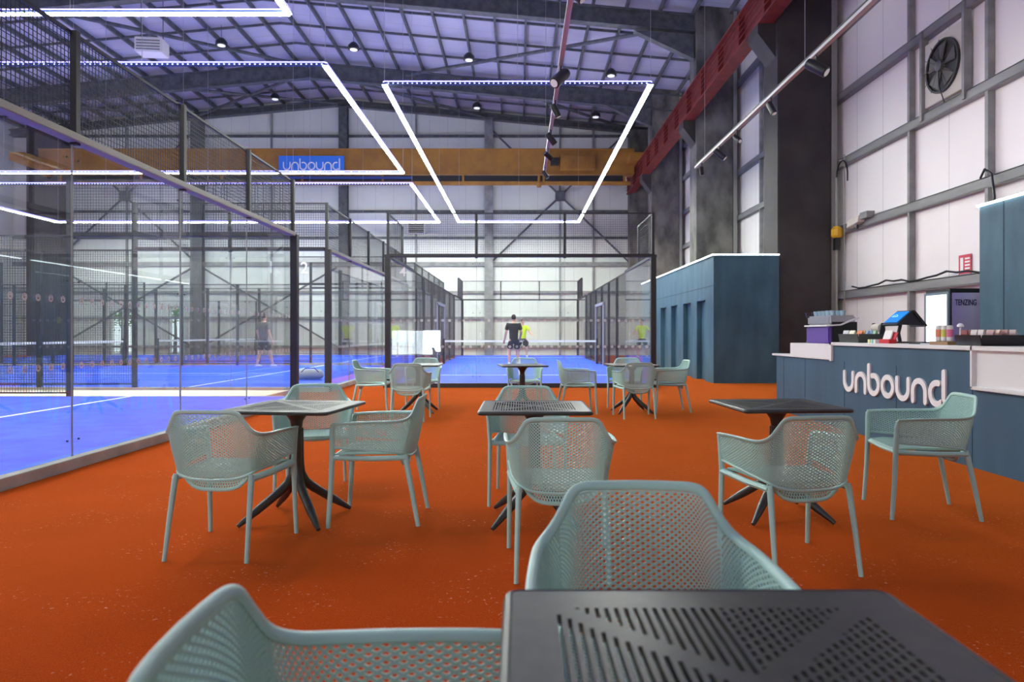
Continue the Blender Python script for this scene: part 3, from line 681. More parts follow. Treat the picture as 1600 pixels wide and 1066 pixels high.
def make_chair():
    r = empty('armchair')
    SB = .46     # share of the curve that belongs to the backrest
    # backrest
    mb = MB(); perf(mb, lambda u, v: shell_pt(abs(u*2-1)*SB, .04+.92*v, 1 if u > .5 else -1), 62, 44, hole=.62)
    o = mb.build('backrest', M['chair'], r); solid(o, .005)
    rim = MB(); top = [shell_pt(abs(k/40-1)*SB, 1, -1 if k < 40 else 1) for k in range(81)]
    rim.tube(top, .0135, 10, sq=.62, side=(-1, 0, 0)); rim.build('top_rim', M['chair'], o, smooth=True); rim = MB()
    bot = [shell_pt(abs(k/30-1)*SB, 0, -1 if k < 30 else 1) for k in range(61)]; rim.tube(bot, .008, 8)
    rim.build('lower_rim', M['chair'], o, smooth=True)
    for sd in (-1, 1):
        mb = MB(); perf(mb, lambda u, v: shell_pt(SB+(1-SB)*u, .04+.92*v, sd), 44, 22, hole=.58)
        o = mb.build('armrest', M['chair'], r); solid(o, .005)
        rim = MB(); rim.tube([shell_pt(SB+(1-SB)*k/20, 1, sd) for k in range(21)], [.0135]+[.0145]*20, 10, sq=.6, side=(1, 0, 0))
        rim.build('arm_rim', M['chair'], o, smooth=True)
        MB().tube([shell_pt(SB+(1-SB)*k/20, 0, sd) for k in range(21)], .008, 8).build('lower_arm_rim', M['chair'], o, smooth=True)
    # seat
    def seat(u, v):
        x = (u*2-1); y = (v*2-1); hw = .232-.035*(1-v)
        px = x*hw; py = -.20+.44*v
        z = .462-.018*(1-x*x)*(1-y*y)-.098*(max(0, .16-v)/.16)**1.4*(1-x**4)-.012*max(0, v-.85)/.15
        if v < .16: py += .02*x*x+.018*(.16-v)/.16
        return (px, py, z)
    mb = MB(); perf(mb, seat, 56, 52, hole=.60)
    o = mb.build('seat', M['chair'], r); solid(o, .005)
    ring = MB(); pts = [seat(k/12, 0) for k in range(12)]+[seat(1, k/12) for k in range(12)]+[seat(1-k/12, 1) for k in range(12)]+[seat(0, 1-k/12) for k in range(12)]
    ring.tube(pts, .010, 8, closed=True); ring.build('seat_edge', M['chair'], o, smooth=True)
    # frame under the seat
    fr = MB()
    fr.tube([(-.262, .24, .44), (-.235, .0, .43), (-.215, -.20, .432)], .017, 8, sq=1.3, side=(0, 0, 1))
    fr.tube([(.262, .24, .44), (.235, .0, .43), (.215, -.20, .432)], .017, 8, sq=1.3)
    fr.tube([(-.262, .24, .44), (0, .245, .435), (.262, .24, .44)], .014, 8)
    fr.build('seat_frame', M['chair'], r, smooth=True)
    for sd in (-1, 1):
        MB().tube([(sd*.272, .275, 0), (sd*.268, .258, .25), (sd*.266, .25, .45), (sd*.276, .247, .60), (sd*.283, .243, .64), (sd*.286, .225, .655)], [.0145, .0165, .018, .017, .0155, .012], 10, sq=.85, side=(0, 1, 0)).build('leg', M['chair'], r, smooth=True)
        MB().tube([(sd*.228, -.285, 0), (sd*.222, -.245, .22), (sd*.215, -.205, .42), (sd*.212, -.198, .452)], [.0135, .016, .019, .017], 10, sq=.85, side=(0, 1, 0)).build('leg', M['chair'], r, smooth=True)
    return r
proto = make_chair()
CH = [  # x, y, facing angle in degrees (0 = away from the viewpoint), label
 (-.185, .975, -90+3, 'nearest pale green armchair at lower left, side-on beside the near dark table'),
 (.315, 1.60, 180-2, 'pale green armchair facing the viewpoint directly behind the nearest dark table'),
 (-1.66, 3.93, -4, 'pale green armchair seen from behind, in front of the left middle-row table'),
 (-.93, 4.56, 90, 'pale green armchair on the right side of the left middle-row table'),
 (-1.60, 5.33, 180+14, 'pale green armchair behind the left middle-row table, facing the viewpoint'),
 (.21, 3.62, 0, 'pale green armchair seen from behind, in front of the centre middle-row table'),
 (.055, 5.10, 180, 'pale green armchair behind the centre middle-row table, facing the viewpoint'),
 (1.45, 3.68, 8, 'pale green armchair seen from behind, in front of the black table by the counter'),
 (2.76, 4.71, 81, 'pale green armchair right of the black table, under the counter lettering'),
 (-2.32, 10.75, -88, 'small pale green armchair on the left side of the far left table'),
 (-1.57, 9.72, 3, 'small pale green armchair seen from behind, before the far left table'),
 (-1.60, 11.45, 182, 'small pale green armchair behind the far left table'),
 (.08, 11.40, 180, 'small pale green armchair behind the far centre table'),
 (.88, 10.60, -86, 'small pale green armchair alone on the right side of the far centre table'),
 (1.70, 10.05, 4, 'small pale green armchair seen from behind, before the far right table'),
 (1.78, 11.45, 180-14, 'small pale green armchair behind the far right table'),
 (2.36, 10.78, 92, 'small pale green armchair at the far right table, backed by the blue cubicles'),
]
for i, (x, y, a, lb) in enumerate(CH):
    o = proto if i == 0 else copy_tree(proto)
    o.location = (x, y, 0); o.rotation_euler = (0, 0, math.radians(a)); tag(o, lb, 'chair', 'pale green perforated armchairs')
# ------------------------------------------------------------------ furniture: table
def make_table():
    r = empty('cafe_table')
    h = .35; z0, z1 = .732, .748
    mb = MB(); inn = .272
    mb.box(-h+.012, h-.012, -h+.012, -inn, z0, z1).box(-h+.012, h-.012, inn, h-.012, z0, z1)
    mb.box(-h+.012, -inn, -inn, inn, z0, z1).box(inn, h-.012, -inn, inn, z0, z1)
    n = 66; cw = 2*inn/n
    for i in range(n):
        xa = -inn+(i//2*2)*cw+(0 if i % 2 == 0 else cw*1.16); xb = -inn+(i//2*2)*cw+(cw*1.16 if i % 2 == 0 else 2*cw); xm = (xa+xb)/2
        if i % 2 == 0 or i in (0, n-1): mb.box(xa, xb, -inn, inn, z0, z1); continue
        # intervals that are open in this column
        steps = 136; solidrun = None
        for k in range(steps+1):
            y = -inn+(k+.5)*2*inn/steps
            op = abs(abs(xm)-abs(y)) > .028 and abs(y) < inn-.012
            if op and xm > .02 and (abs(y) > abs(xm) and (k+(i//2 % 2)*3) % 6 < 2 or abs(y) < abs(xm) and (k+(i//2 % 2)*3) % 6 < 2): op = False
            if k == steps: op = True
            if not op and solidrun is None: solidrun = k
            if op and solidrun is not None:
                mb.box(xa, xb, -inn+solidrun*2*inn/steps, -inn+k*2*inn/steps, z0, z1); solidrun = None
    top = mb.build('tabletop', M['anth'], r)
    e = MB(); R = .02
    ring = []
    for (cx, cy, a0) in ((h-R-.008, h-R-.008, 0), (-h+R+.008, h-R-.008, 90), (-h+R+.008, -h+R+.008, 180), (h-R-.008, -h+R+.008, 270)):
        for k in range(5): a = math.radians(a0+k*22.5); ring.append((cx+R*math.cos(a), cy+R*math.sin(a), .737))
    e.tube(ring, .0125, 8, closed=True, side=(0, 0, 1)); e.build('edge', M['anth'], top, smooth=True)
    MB().lathe((0, 0, 0), [(.034, .30), (.034, .60), (.042, .65), (.075, .70), (.14, .722), (.14, .732)], 20).build('column', M['anth'], r, smooth=True)
    for k in range(4):
        a = PI/4+k*PI/2; ca, sa = math.cos(a), math.sin(a)
        pts = [(.018*ca, .018*sa, .60), (.024*ca, .024*sa, .36), (.045*ca, .045*sa, .27), (.09*ca, .09*sa, .215), (.22*ca, .22*sa, .12), (.375*ca, .375*sa, .014)]
        MB().tube(catmull(pts, 20), [.027]*8+[.030]*6+[.028]*3+[.026, .022, .018, .013], 10, sq=1.0).build('leg', M['anth'], r, smooth=True)
    return r
tp = make_table()
TB = [(.325, .915, 0, 'nearest dark slotted table filling the bottom right'), (-1.47, 4.50, -7, 'dark slotted table in the left of the middle row'), (.095, 4.48, 0, 'dark slotted table in the centre of the middle row'),
      (1.73, 4.60, 3, 'black table in front of the counter'), (-1.58, 10.65, 0, 'small far table on the left near the glass courts'), (.04, 10.45, 8, 'small far table in the centre before court 4'), (1.74, 10.6, 5, 'small far table at right near the blue cubicles')]
for i, (x, y, a, lb) in enumerate(TB):
    o = tp if i == 0 else copy_tree(tp)
    o.location = (x, y, 0); o.rotation_euler = (0, 0, math.radians(a)); tag(o, lb, 'table', 'square cafe tables')
# ------------------------------------------------------------------ blue cubicle block
cb = empty('cubicle_block', (4.8, 16.9, 0), 0, 'long blue timber cubicle block with a lit top edge beside court 4', 'cubicles')
Y1 = 9.9; Z1 = 3.17
dl = [(5.45, 6.35), (3.9, 4.75), (2.25, 3.15), (.75, 1.6)]  # local y ranges of each cubicle door
m_ = MB(); y = 0
for (a, b) in sorted(dl):
    m_.box(0, .12, y, a, 0, Z1); m_.box(0, .12, a, b, 2.1, Z1); m_.box(.12, .16, a-.05, a, 0, 2.1).box(.12, .16, b, b+.05, 0, 2.1); y = b
m_.box(0, .12, y, Y1, 0, Z1)
m_.box(.12, 1.62, 0, .12, 0, Z1).box(.12, 1.6, Y1-.12, Y1, 0, Z1).box(.12, 1.6, .12, Y1-.12, Z1-.1, Z1-.02)
m_.build('wall_panel', M['blue_ply'], cb)
s_ = MB(); s_.box(-.004, 0, 0, Y1, 2.42, 2.435)
s_.build('panel_joint', M['seam'], cb)
for (a, b) in dl:
    d = B(.13, .17, a, b, 0, 2.1).build('door', M['blue_ply'], cb)
    q = MB(); q.tube([(.13, a+.1, 1.02), (.075, a+.1, 1.02), (.075, a+.24, 1.02)], .011, 8).box(.118, .13, a+.07, a+.13, .93, 1.08); q.build('handle', M['chrome'], d)
    B(.118, .13, a+.22, a+.36, 1.52, 1.7).build('door_sign', cm('lime_sign', (.5, .65, .15), .5), d)
q = MB(); q.box(-.03, .0, -.03, Y1, Z1, Z1+.03).box(-.03, 1.62, -.03, 0, Z1, Z1+.03); q.build('light_strip', M['led_trim'], cb)
B(-.02, 1.62, -.02, Y1, Z1-.02, Z1).build('top_edge', M['blue_ply'], cb)
# nearer blue block at the right wall
nb = empty('blue_wall_block', (7.06, 5.0, 0), 0, 'tall blue timber wall block with a lit top edge behind the counter', 'wall block')
B(0, 1.0, 0, 5.48, 0, 3.17).build('wall_panel', M['blue_ply'], nb)
q = MB(); [q.box(-.004, 0, y, y+.015, 0, 3.17) for y in (.7, 1.9, 3.1, 4.95)]; q.build('panel_joint', M['seam'], nb)
q = MB(); q.box(-.03, 0, 0, 5.5, 3.17, 3.2); q.box(-.03, 1.0, 5.48, 5.51, 3.17, 3.2); q.build('light_strip', M['led_trim'], nb)
# ------------------------------------------------------------------ counter
ct = empty('service_counter', (4.14, 4.6, 0), 0, 'long slate blue service counter with white tops and unbound lettering', 'counter')
L0, LS, L1 = 0, 9.05-4.6, 11.0-4.6     # local y: near end, step, far end
YP = 6.22-4.6
m_ = MB(); m_.box(0, .75, YP, LS, 0, 1.07).box(0, .75, LS, L1, 0, .875).box(0, .75, L0, YP, 0, .72)
m_.build('front_panel', M['counter'], ct)
q = MB(); [q.box(-.003, 0, y, y+.006, 0, .87) for y in (1.62+.02, 2.9, 4.1, 5.3, 6.1)]; q.build('panel_joint', M['seam'], ct)
m_ = MB(); m_.box(-.03, .78, YP, LS+.02, 1.07, 1.11); m_.build('worktop', M['white'], ct, bevel=.004)
m_ = MB(); m_.box(-.03, .78, LS, L1+.12, .875, .905); m_.build('lower_worktop', M['white'], ct, bevel=.004)
m_ = MB(); m_.box(-.02, .6, LS-.02, 10.4-4.6, .905, 1.085); m_.box(-.03, .78, LS-.04, LS+.02, .86, 1.11); m_.build('raised_shelf', M['white'], ct, bevel=.004)
m_ = MB(); m_.box(-.04, .78, L0, YP, 1.07, 1.11).box(-.04, .78, L0, YP, .715, .745).box(-.04, .78, YP-.03, YP, .72, 1.11).box(-.0, .75, L0, YP-.02, .74, 1.08)
m_.build('display_fascia', M['white'], ct, bevel=.004)
def fc(x, y, d): return (-.001-d, 8.70-4.6-x, .495+y)
word('lettering', M['white_matte'], ct, fc, depth=.02)
# things on the counter
ZT = 1.11
g = empty('coffee_grinder', (4.38, 10.22, 1.085), 0, 'dark coffee grinder with clear hopper at the far end of the counter', 'grinder')
MB().lathe((0, 0, 0), [(.085, 0), (.085, .02), (.06, .05), (.065, .22), (.04, .25)], 18).build('body', cm('grinder_grey', (.08, .085, .08), .4), g, smooth=True)
MB().lathe((0, 0, .25), [(.03, 0), (.09, .16), (.095, .2)], 18).build('hopper', glass('hopper_glass', (.8, .8, .85)), g, smooth=True)
MB().lathe((0, 0, .26), [(.028, 0), (.06, .08)], 16).build('coffee_beans', cm('beans', (.08, .03, .015), .6), g)
g = empty('coffee_machine', (4.22, 9.32, 1.085), 0, 'purple and silver coffee machine on the raised white shelf', 'coffee machine')
B(0, .36, 0, .74, 0, .24).build('lower_body', M['purple'], g, bevel=.02)
B(.02, .38, .02, .74, .26, .39).build('upper_body', M['silver'], g, bevel=.02)
MB().beam((-.01, .74, .25), (-.01, 0, .25), .03, .02).beam((-.01, 0, .25), (.15, -.02, .26), .03, .02).beam((.15, -.02, .26), (.40, -.02, .36), .03, .02).build('trim_line', M['white_matte'], g)
B(.04, .38, -.015, .0, .02, .30).build('side_panel', M['black'], g)
cupm = cm('pale_blue_cup', (.35, .5, .58), .4); k = 0
for a in range(5):
    for b in range(2):
        c = MB().lathe((0, 0, 0), [(.028, 0), (.04, .07), (.036, .07), (.025, .008)], 14).build('cup', cupm, None, smooth=True)
        c.location = (4.22+.10+b*.14, 9.32+.10+a*.13, 1.085+.39)
        tag(c, 'pale blue cup stacked with others on top of the coffee machine', 'cup', 'cups on the coffee machine')
def tray(name, loc, sx, sy, h, label, cat, m):
    r = empty(name, loc, 0, label, cat); t = .012
    a = MB(); a.box(0, sx, 0, sy, 0, t)
    # sloping sides
    for (p, q, n_) in (((0, 0), (sx, 0), (0, -1)), ((sx, 0), (sx, sy), (1, 0)), ((sx, sy), (0, sy), (0, 1)), ((0, sy), (0, 0), (-1, 0))):
        o = .018
        a.add([(p[0], p[1], 0), (q[0], q[1], 0), (q[0]+n_[0]*o+(0), q[1]+n_[1]*o, h), (p[0]+n_[0]*o, p[1]+n_[1]*o, h),
               (p[0]-n_[0]*t, p[1]-n_[1]*t, 0), (q[0]-n_[0]*t, q[1]-n_[1]*t, 0), (q[0]+n_[0]*(o-t), q[1]+n_[1]*(o-t), h), (p[0]+n_[0]*(o-t), p[1]+n_[1]*(o-t), h)],
              [(0,1,2,3),(7,6,5,4),(3,2,6,7),(0,4,5,1),(0,3,7,4),(1,5,6,2)])
    a.build('tray_body', m, r); return r
tray('snack_basket', (4.19, 8.44, ZT), .30, .50, .11, 'dark snack basket beside the coffee machine', 'basket', cm('dark_basket', (.05, .055, .05), .6))
pal = [(.7, .2, .08), (.35, .5, .8), (.3, .55, .3), (.8, .75, .6), (.75, .35, .1), (.15, .3, .6), (.6, .6, .65), (.2, .35, .15), (.8, .45, .1)]
pn = ['red', 'light blue', 'green', 'cream', 'rust', 'dark blue', 'grey', 'olive', 'orange']
def pack(loc, s, rz, m, label, grp, tilt=.25, cat='snack'):
    mb = MB(); w, d, h = s
    mb.add([(-w/2, -.004, 0), (w/2, -.004, 0), (w/2, .004, 0), (-w/2, .004, 0),
            (-w/2*.96, -d/2, h*.3), (w/2*.96, -d/2, h*.3), (w/2*.96, d/2, h*.3), (-w/2*.96, d/2, h*.3),
            (-w/2*.96, -d/2, h*.7), (w/2*.96, -d/2, h*.7), (w/2*.96, d/2, h*.7), (-w/2*.96, d/2, h*.7),
            (-w/2, -.004, h), (w/2, -.004, h), (w/2, .004, h), (-w/2, .004, h)],
           [(0,3,2,1)]+[(b_+i, b_+(i+1) % 4, b_+4+(i+1) % 4, b_+4+i) for b_ in (0, 4, 8) for i in range(4)]+[(12,13,14,15)])
    o = mb.build('snack_packet', m, None, smooth=False); o.location = loc; o.rotation_euler = (tilt, 0, rz)
    return tag(o, label, cat, grp)
for k in range(9):
    pack((4.23+.11*(k % 3), 8.52+.16*(k//3), ZT+.02), (.09, .035, .135), PI/2+random.uniform(-.4, .4), cm('pack_%d' % k, pal[k], .35), '%s snack packet in the small basket beside the coffee machine' % pn[k], 'packets in the small snack basket', tilt=random.uniform(-.3, .3))
g = empty('paper_roll_holder', (4.62, 9.02-.22, ZT), 0, 'black holder with a cream paper roll behind the snack basket', 'roll holder')
MB().tube([(0, -.09, .19), (0, .09, .19)], .05, 18).build('paper_roll', cm('cream_paper', (.75, .68, .58), .8), g, smooth=True)
q = MB(); [q.prism([(-.06, 0), (.06, 0), (.015, .25), (-.015, .25)], lambda p, s=s: (p[0], s, p[1]), lambda p, s=s: (p[0], s+.02, p[1])) for s in (-.12, .1)]
q.build('stand', M['black'], g)
# till
g = empty('till_screen', (4.58, 8.22, ZT), 0, 'black till on a stand with a blue customer screen facing the viewpoint', 'till')
B(-.13, .12, -.12, .1, 0, .02).build('base', M['black'], g, bevel=.006)
MB().tube([(0, 0, .02), (-.02, 0, .12), (.01, 0, .24)], .02, 10).build('stand', M['black'], g)
q = MB()   # tent-shaped body
q.prism([(-.15, -.02), (.04, .15), (.07, .15), (.22, -.03), (.20, -.045), (.055, .125), (-.13, -.035)], lambda p: (p[0], -.19, p[1]+.24), lambda p: (p[0], .13, p[1]+.24))
q.prism([(-.12, -.02), (.05, .13), (.19, -.03)], lambda p: (p[0], -.17, p[1]+.24), lambda p: (p[0], -.15, p[1]+.24))
q.build('screen_body', M['black'], g)
dn = Vector((-.17, 0, .19)).normalized()
scr = MB(); c0 = Vector((-.145, 0, .232)); c1 = Vector((.035, 0, .385)); off = Vector((-.006, 0, .006))
a_, b_ = c0+(c1-c0)*.08+off, c0+(c1-c0)*.92+off
scr.add([(a_.x, -.17, a_.z), (b_.x, -.17, b_.z), (b_.x, .11, b_.z), (a_.x, .11, a_.z), (a_.x+.003, -.17, a_.z-.003), (b_.x+.003, -.17, b_.z-.003), (b_.x+.003, .11, b_.z-.003), (a_.x+.003, .11, a_.z-.003)], [(0,1,2,3),(7,6,5,4),(0,4,5,1),(1,5,6,2),(2,6,7,3),(3,7,4,0)])
scr.build('screen', mat('screen_blue', (.01, .1, .4), .2, emit=(.02, .28, .85), es=1.0), g)
lg = MB(); cc = (a_+b_)/2+off*.6; uu = (c1-c0).normalized()
pts = [(cc+uu*(math.sin(t)*.035)+Vector((0, math.cos(t)*.05, 0))) for t in [PI*k/10 for k in range(11)]]
lg.tube(pts, .004, 6); lg.tube([cc+Vector((0, .06, 0)), cc-Vector((0, .06, 0))], .004, 6); lg.build('screen_logo', mat('logo_pale', (.3, .6, .9), .3, emit=(.2, .55, 1), es=1.0), g)
g = empty('card_holder', (4.22, 7.80, ZT), 0, 'red card holder filled with white cards beside the till', 'card holder')
B(0, .09, 0, .22, 0, .05).build('holder', cm('red_plastic', (.55, .02, .03), .4), g, bevel=.004)
MB().prism([(.03, .04), (.045, .04), (.08, .15), (.065, .15)], lambda p: (p[0], .04, p[1]), lambda p: (p[0], .20, p[1])).build('cards', cm('card_white', (.8, .78, .76), .6), g)
MB().prism([(.055, .04), (.065, .04), (.10, .13), (.09, .13)], lambda p: (p[0], -.02, p[1]), lambda p: (p[0], .10, p[1])).build('red_leaflet', cm('leaflet_red', (.6, .03, .05), .5), g)
for k, c in enumerate(((.75, .75, .7), (.3, .6, .5), (.75, .7, .3))):
    o = B(0, .07, 0, .05, 0, .045).build('card_stack', cm('card_%d' % k, c, .6)); o.location = (4.2, 8.06+k*.065, ZT)
    tag(o, '%s stack of small cards between the basket and the red holder' % ['white', 'green', 'yellow'][k], 'cards', 'small card stacks')
o = B(0, .1, 0, .28, 0, .025).build('card_reader', M['black'], bevel=.006); o.location = (4.3, 7.28, ZT); tag(o, 'flat black card reader lying on the counter beside the till', 'card reader')
o = B(0, .3, 0, .24, 0, .012).build('counter_mat', cm('pale_mat', (.55, .56, .6), .5)); o.location = (4.26, 7.02, ZT); tag(o, 'flat grey mat on the counter between card reader and cans', 'mat')
t = B(0, .11, 0, .30, 0, .035).build('wooden_tray', cm('tray_wood', (.30, .17, .08), .6), bevel=.003); t.location = (4.2, 6.70, ZT); tag(t, 'small wooden tray holding three drink cans', 'tray')
for k, (c, n_) in enumerate((((.75, .22, .12), 'orange red'), ((.6, .6, .12), 'yellow green'), ((.7, .15, .3), 'pink'))):
    g = empty('drink_can', (4.255, 6.93-k*.09, ZT+.035), 0, '%s slim drink can on the small wooden tray' % n_, 'can', 'cans on the wooden tray')
    MB().lathe((0, 0, 0), [(.022, 0), (.029, .008), (.029, .145), (.023, .158), (.022, .16)], 18).build('can_body', cm('can_%d' % k, (.7, .68, .66), .3), g, smooth=True)
    MB().lathe((0, 0, .045), [(.0295, 0), (.0295, .075)], 18).build('can_label', cm('can_label_%d' % k, c, .35), g, smooth=True)
tray('snack_tray', (4.22, 6.24, ZT), .40, .36, .10, 'large black snack tray at the near end of the counter', 'tray', M['black'])
for k in range(15):
    c = random.choice([(.5, .28, .25), (.6, .5, .48), (.35, .12, .12), (.65, .55, .5)])
    pack((4.27+.075*(k % 5), 6.31+.11*(k//5), ZT+.03), (.07, .025, .12), random.uniform(-.3, .3)+PI/2, cm('bar_%d' % k, c, .3), 'pinkish snack packet standing in the large black tray', 'packets in the large black tray', tilt=random.uniform(-.2, .2))
g = empty('mushroom_ornament', (4.30, 6.66, ZT), 0, 'small white mushroom-shaped ornament standing beside the cans', 'ornament')
MB().tube([(0, 0, 0), (0, 0, .19)], [.012, .008], 10).build('stalk', M['white_matte'], g, smooth=True)
MB().lathe((0, 0, .18), [(.005, -.005), (.032, 0), (.028, .02), (.012, .034)], 16).build('cap', M['white_matte'], g, smooth=True)
for k in range(4):
    g = empty('drinking_glass', (4.75, 6.10-k*.09, ZT), 0, 'clear drinking glass with a dark straw right of the large snack tray', 'glass', 'glasses at the near end of the counter')
    MB().lathe((0, 0, 0), [(.022, 0), (.032, .13), (.029, .13), (.02, .006)], 14).build('tumbler', glass('tumbler_glass_%d' % k, (.85, .88, .9)), g, smooth=True)
    MB().tube([(0, 0, .01), (.02, 0, .2)], .004, 6).build('straw', M['black'], g)
# ------------------------------------------------------------------ fridge
g = empty('drinks_fridge', (6.86, 10.93, 0), 0, 'dark drinks fridge with lilac side panel reading TENZING', 'fridge')
f_ = MB(); f_.box(.03, .75, 0, .03, 0, 1.95).box(.03, .75, .62, .65, 0, 1.95).box(.72, .75, .03, .62, 0, 1.95).box(.03, .72, .03, .62, 0, .15).box(.03, .72, .03, .62, 1.85, 1.95)
f_.build('cabinet', M['black'], g)
def lilac():
    m = mat('lilac_panel', (.35, .3, .6), .4); nt = m.node_tree; tc = nt.nodes.new('ShaderNodeTexCoord'); sp = nt.nodes.new('ShaderNodeSeparateXYZ')
    r = nt.nodes.new('ShaderNodeValToRGB'); r.color_ramp.elements[0].color = (.36, .30, .62, 1); r.color_ramp.elements[1].color = (.45, .32, .52, 1)
    e = r.color_ramp.elements.new(.5); e.color = (.50, .50, .70, 1)
    nt.links.new(tc.outputs['Generated'], sp.inputs[0]); nt.links.new(sp.outputs[0], r.inputs[0]); nt.links.new(r.outputs[0], nt.nodes['Principled BSDF'].inputs['Base Color']); return m
pnl = B(.06, .70, -.012, -.001, .1, 1.88).build('side_panel', lilac(), g)
text_mesh('TENZING', .135, .004, 'panel_lettering', cm('navy_print', (.02, .02, .08), .5), pnl, Matrix.Translation((.10, -.016, 1.68)) @ MX_FRONT @ Matrix.Scale(.60, 4, (1, 0, 0)))
MB().tube([(.17, -.015, 1.18), (.27, -.015, 1.28), (.37, -.015, 1.18)], .008, 6).build('panel_peak_mark', cm('navy_print2', (.02, .02, .08), .5), pnl)
dr = MB(); dr.box(0, .03, 0, .04, .1, 1.9).box(0, .03, .61, .65, .1, 1.9).box(0, .03, .04, .61, .1, .14).box(0, .03, .04, .61, 1.86, 1.9); d = dr.build('door', cm('door_frame_grey', (.15, .2, .24), .4), g)
B(.01, .02, .04, .61, .14, 1.86).build('lit_pane', mat('fridge_light', (.9, .9, .9), .3, emit=(.9, .97, 1), es=1.6), d)
# ------------------------------------------------------------------ things on the right wall
g = empty('extractor_fan', (XR-.02, 12.85, 6.27), 0, 'square extractor fan with dark round blades high on the right wall', 'fan')
B(-.10, 0, -.60, .60, -.62, .62).build('plate', cm('dirty_cream', (.55, .52, .46), .6), g, bevel=.01)
MY = Matrix.Rotation(-PI/2, 3, 'Y')
MB().lathe((-.10, 0, 0), [(.50, 0), (.50, .05), (.46, .05), (.46, .005)], 32, MY).build('shroud', M['frame'], g, smooth=True)
MB().lathe((-.105, 0, 0), [(.46, 0), (.46, .002)], 32, MY).build('dark_opening', cm('fan_dark', (.04, .04, .038), .8), g)
q = MB()
for k in range(5):
    a = 2*PI*k/5; c, s = math.cos(a), math.sin(a); c2, s2 = math.cos(a+.7), math.sin(a+.7)
    q.add([(-.12, .08*c, .08*s), (-.12, .43*c, .43*s), (-.15, .43*c2, .43*s2), (-.15, .08*c2, .08*s2), (-.128, .08*c, .08*s), (-.128, .43*c, .43*s), (-.158, .43*c2, .43*s2), (-.158, .08*c2, .08*s2)], [(0,1,2,3),(7,6,5,4),(0,4,5,1),(1,5,6,2),(2,6,7,3),(3,7,4,0)])
q.build('blades', cm('blade_grey', (.09, .085, .08), .5), g)
MB().lathe((-.11, 0, 0), [(.10, 0), (.10, .10), (.06, .13)], 18, MY).build('motor', M['steel'], g, smooth=True)
q = MB()
for k in range(6):
    a = PI*k/6; q.tube([(-.19, .5*math.cos(a), .5*math.sin(a)), (-.20, 0, 0), (-.19, -.5*math.cos(a), -.5*math.sin(a))], .005, 5)
q.build('guard', M['frame'], g)
MB().tube([(-.2, 0, -.05), (-.22, -.05, -.4), (-.15, -.1, -.72)], .012, 6).build('cable', M['black'], g)
[B(-.16, -.02, a, a+.07, -.85, .92).build('mounting_rail', M['girt'], g) for a in (-.68, .61)]
s = empty('fire_sign', (XR-.02, 12.38, 2.46), 0, 'small red and white fire notice on the right wall', 'sign')
B(-.01, 0, -.17, .17, -.20, .20).build('board', cm('sign_red', (.6, .04, .07), .5), s)
q = MB(); q.box(-.014, -.01, .04, .12, -.10, .15); [q.box(-.014, -.01, -.14, -.01, z, z+.03) for z in (.11, .05, -.01, -.07)]; q.box(-.014, -.01, -.14, .14, -.17, -.15)
q.build('symbols', M['white_matte'], s)
p = empty('conduit_pipe', (7.87, 16.95, 0), 0, 'thin vertical pipes with a bent top and yellow box beside the dark column', 'pipe')
MB().tube([(0, 0, 0), (0, 0, 5.1)], .03, 8).build('pipe', M['rail'], p)
pp = [(0, .0, 5.1)]+[(0, -.28+.28*math.cos(a), 5.1+.35*math.sin(a)) for a in [PI*k/8 for k in range(1, 9)]]+[(0, -.56, 4.9)]
MB().tube(pp, .018, 6).build('bent_cable', M['black'], p)
MB().tube([(.05, -.3, 0), (.05, -.3, 5.6)], .012, 6).build('thin_pipe', M['rail'], p)
MB().lathe((-.02, -.06, 3.6), [(.10, 0), (.14, .05), (.14, .2), (.08, .28)], 10).build('yellow_box', cm('valve_yellow', (.75, .42, .02), .5), p)
B(-.06, .06, -.06, .06, 3.3, 3.6).build('black_box', M['black'], p)
g = empty('wall_floodlight', (XR-.3, 16.0, 3.86), 0, 'pale floodlight clamped to the third rail near the dark column', 'floodlight')
MB().prism([(-.3, -.12), (.25, -.05), (.3, .1), (-.25, .08)], lambda p: (0, -p[0], p[1]), lambda p: (.16, -p[0], p[1])).build('body', cm('flood_cream', (.6, .56, .5), .5), g, bevel=.01)
B(.02, .2, -.62, -.3, .0, .14).build('bracket', M['girt'], g)
MB().tube([(.05, -.1, -.1), (.05, -.12, -.2)], .035, 8).build('sensor', M['black'], g)
for (pts, lb) in (([(XR-.16, y, 2.33+.04*math.sin(y*3.1)+.02*math.sin(y*9)) for y in [10.6+.3*k for k in range(20)]], 'sagging dark cables lying along the second rail of the right wall'),
                  ([(XR-.17, 11.75, 3.9), (XR-.2, 11.6, 4.02), (XR-.22, 11.4, 3.9), (XR-.24, 11.3, 3.5), (XR-.3, 11.25, 3.2)], 'black cable draped from the rail behind the near blue block')):
    tag(MB().tube(pts, .02, 6).build('cable', M['black']), lb, 'cable')
g = empty('sports_bag', (-5.1, 16.6, .1), .3, 'grey sports bag lying on the blue court behind the glass', 'bag')
MB().tube([(-.38, 0, .12), (-.3, 0, .13), (0, 0, .14), (.25, 0, .13), (.33, 0, .12)], [.05, .12, .13, .12, .05], 14).build('body', cm('bag_grey', (.35, .34, .32), .7), g, smooth=True)
MB().tube([(-.2, -.1, .2), (-.1, -.16, .3), (.1, -.16, .3), (.2, -.1, .2)], .012, 6).build('strap', M['black'], g)
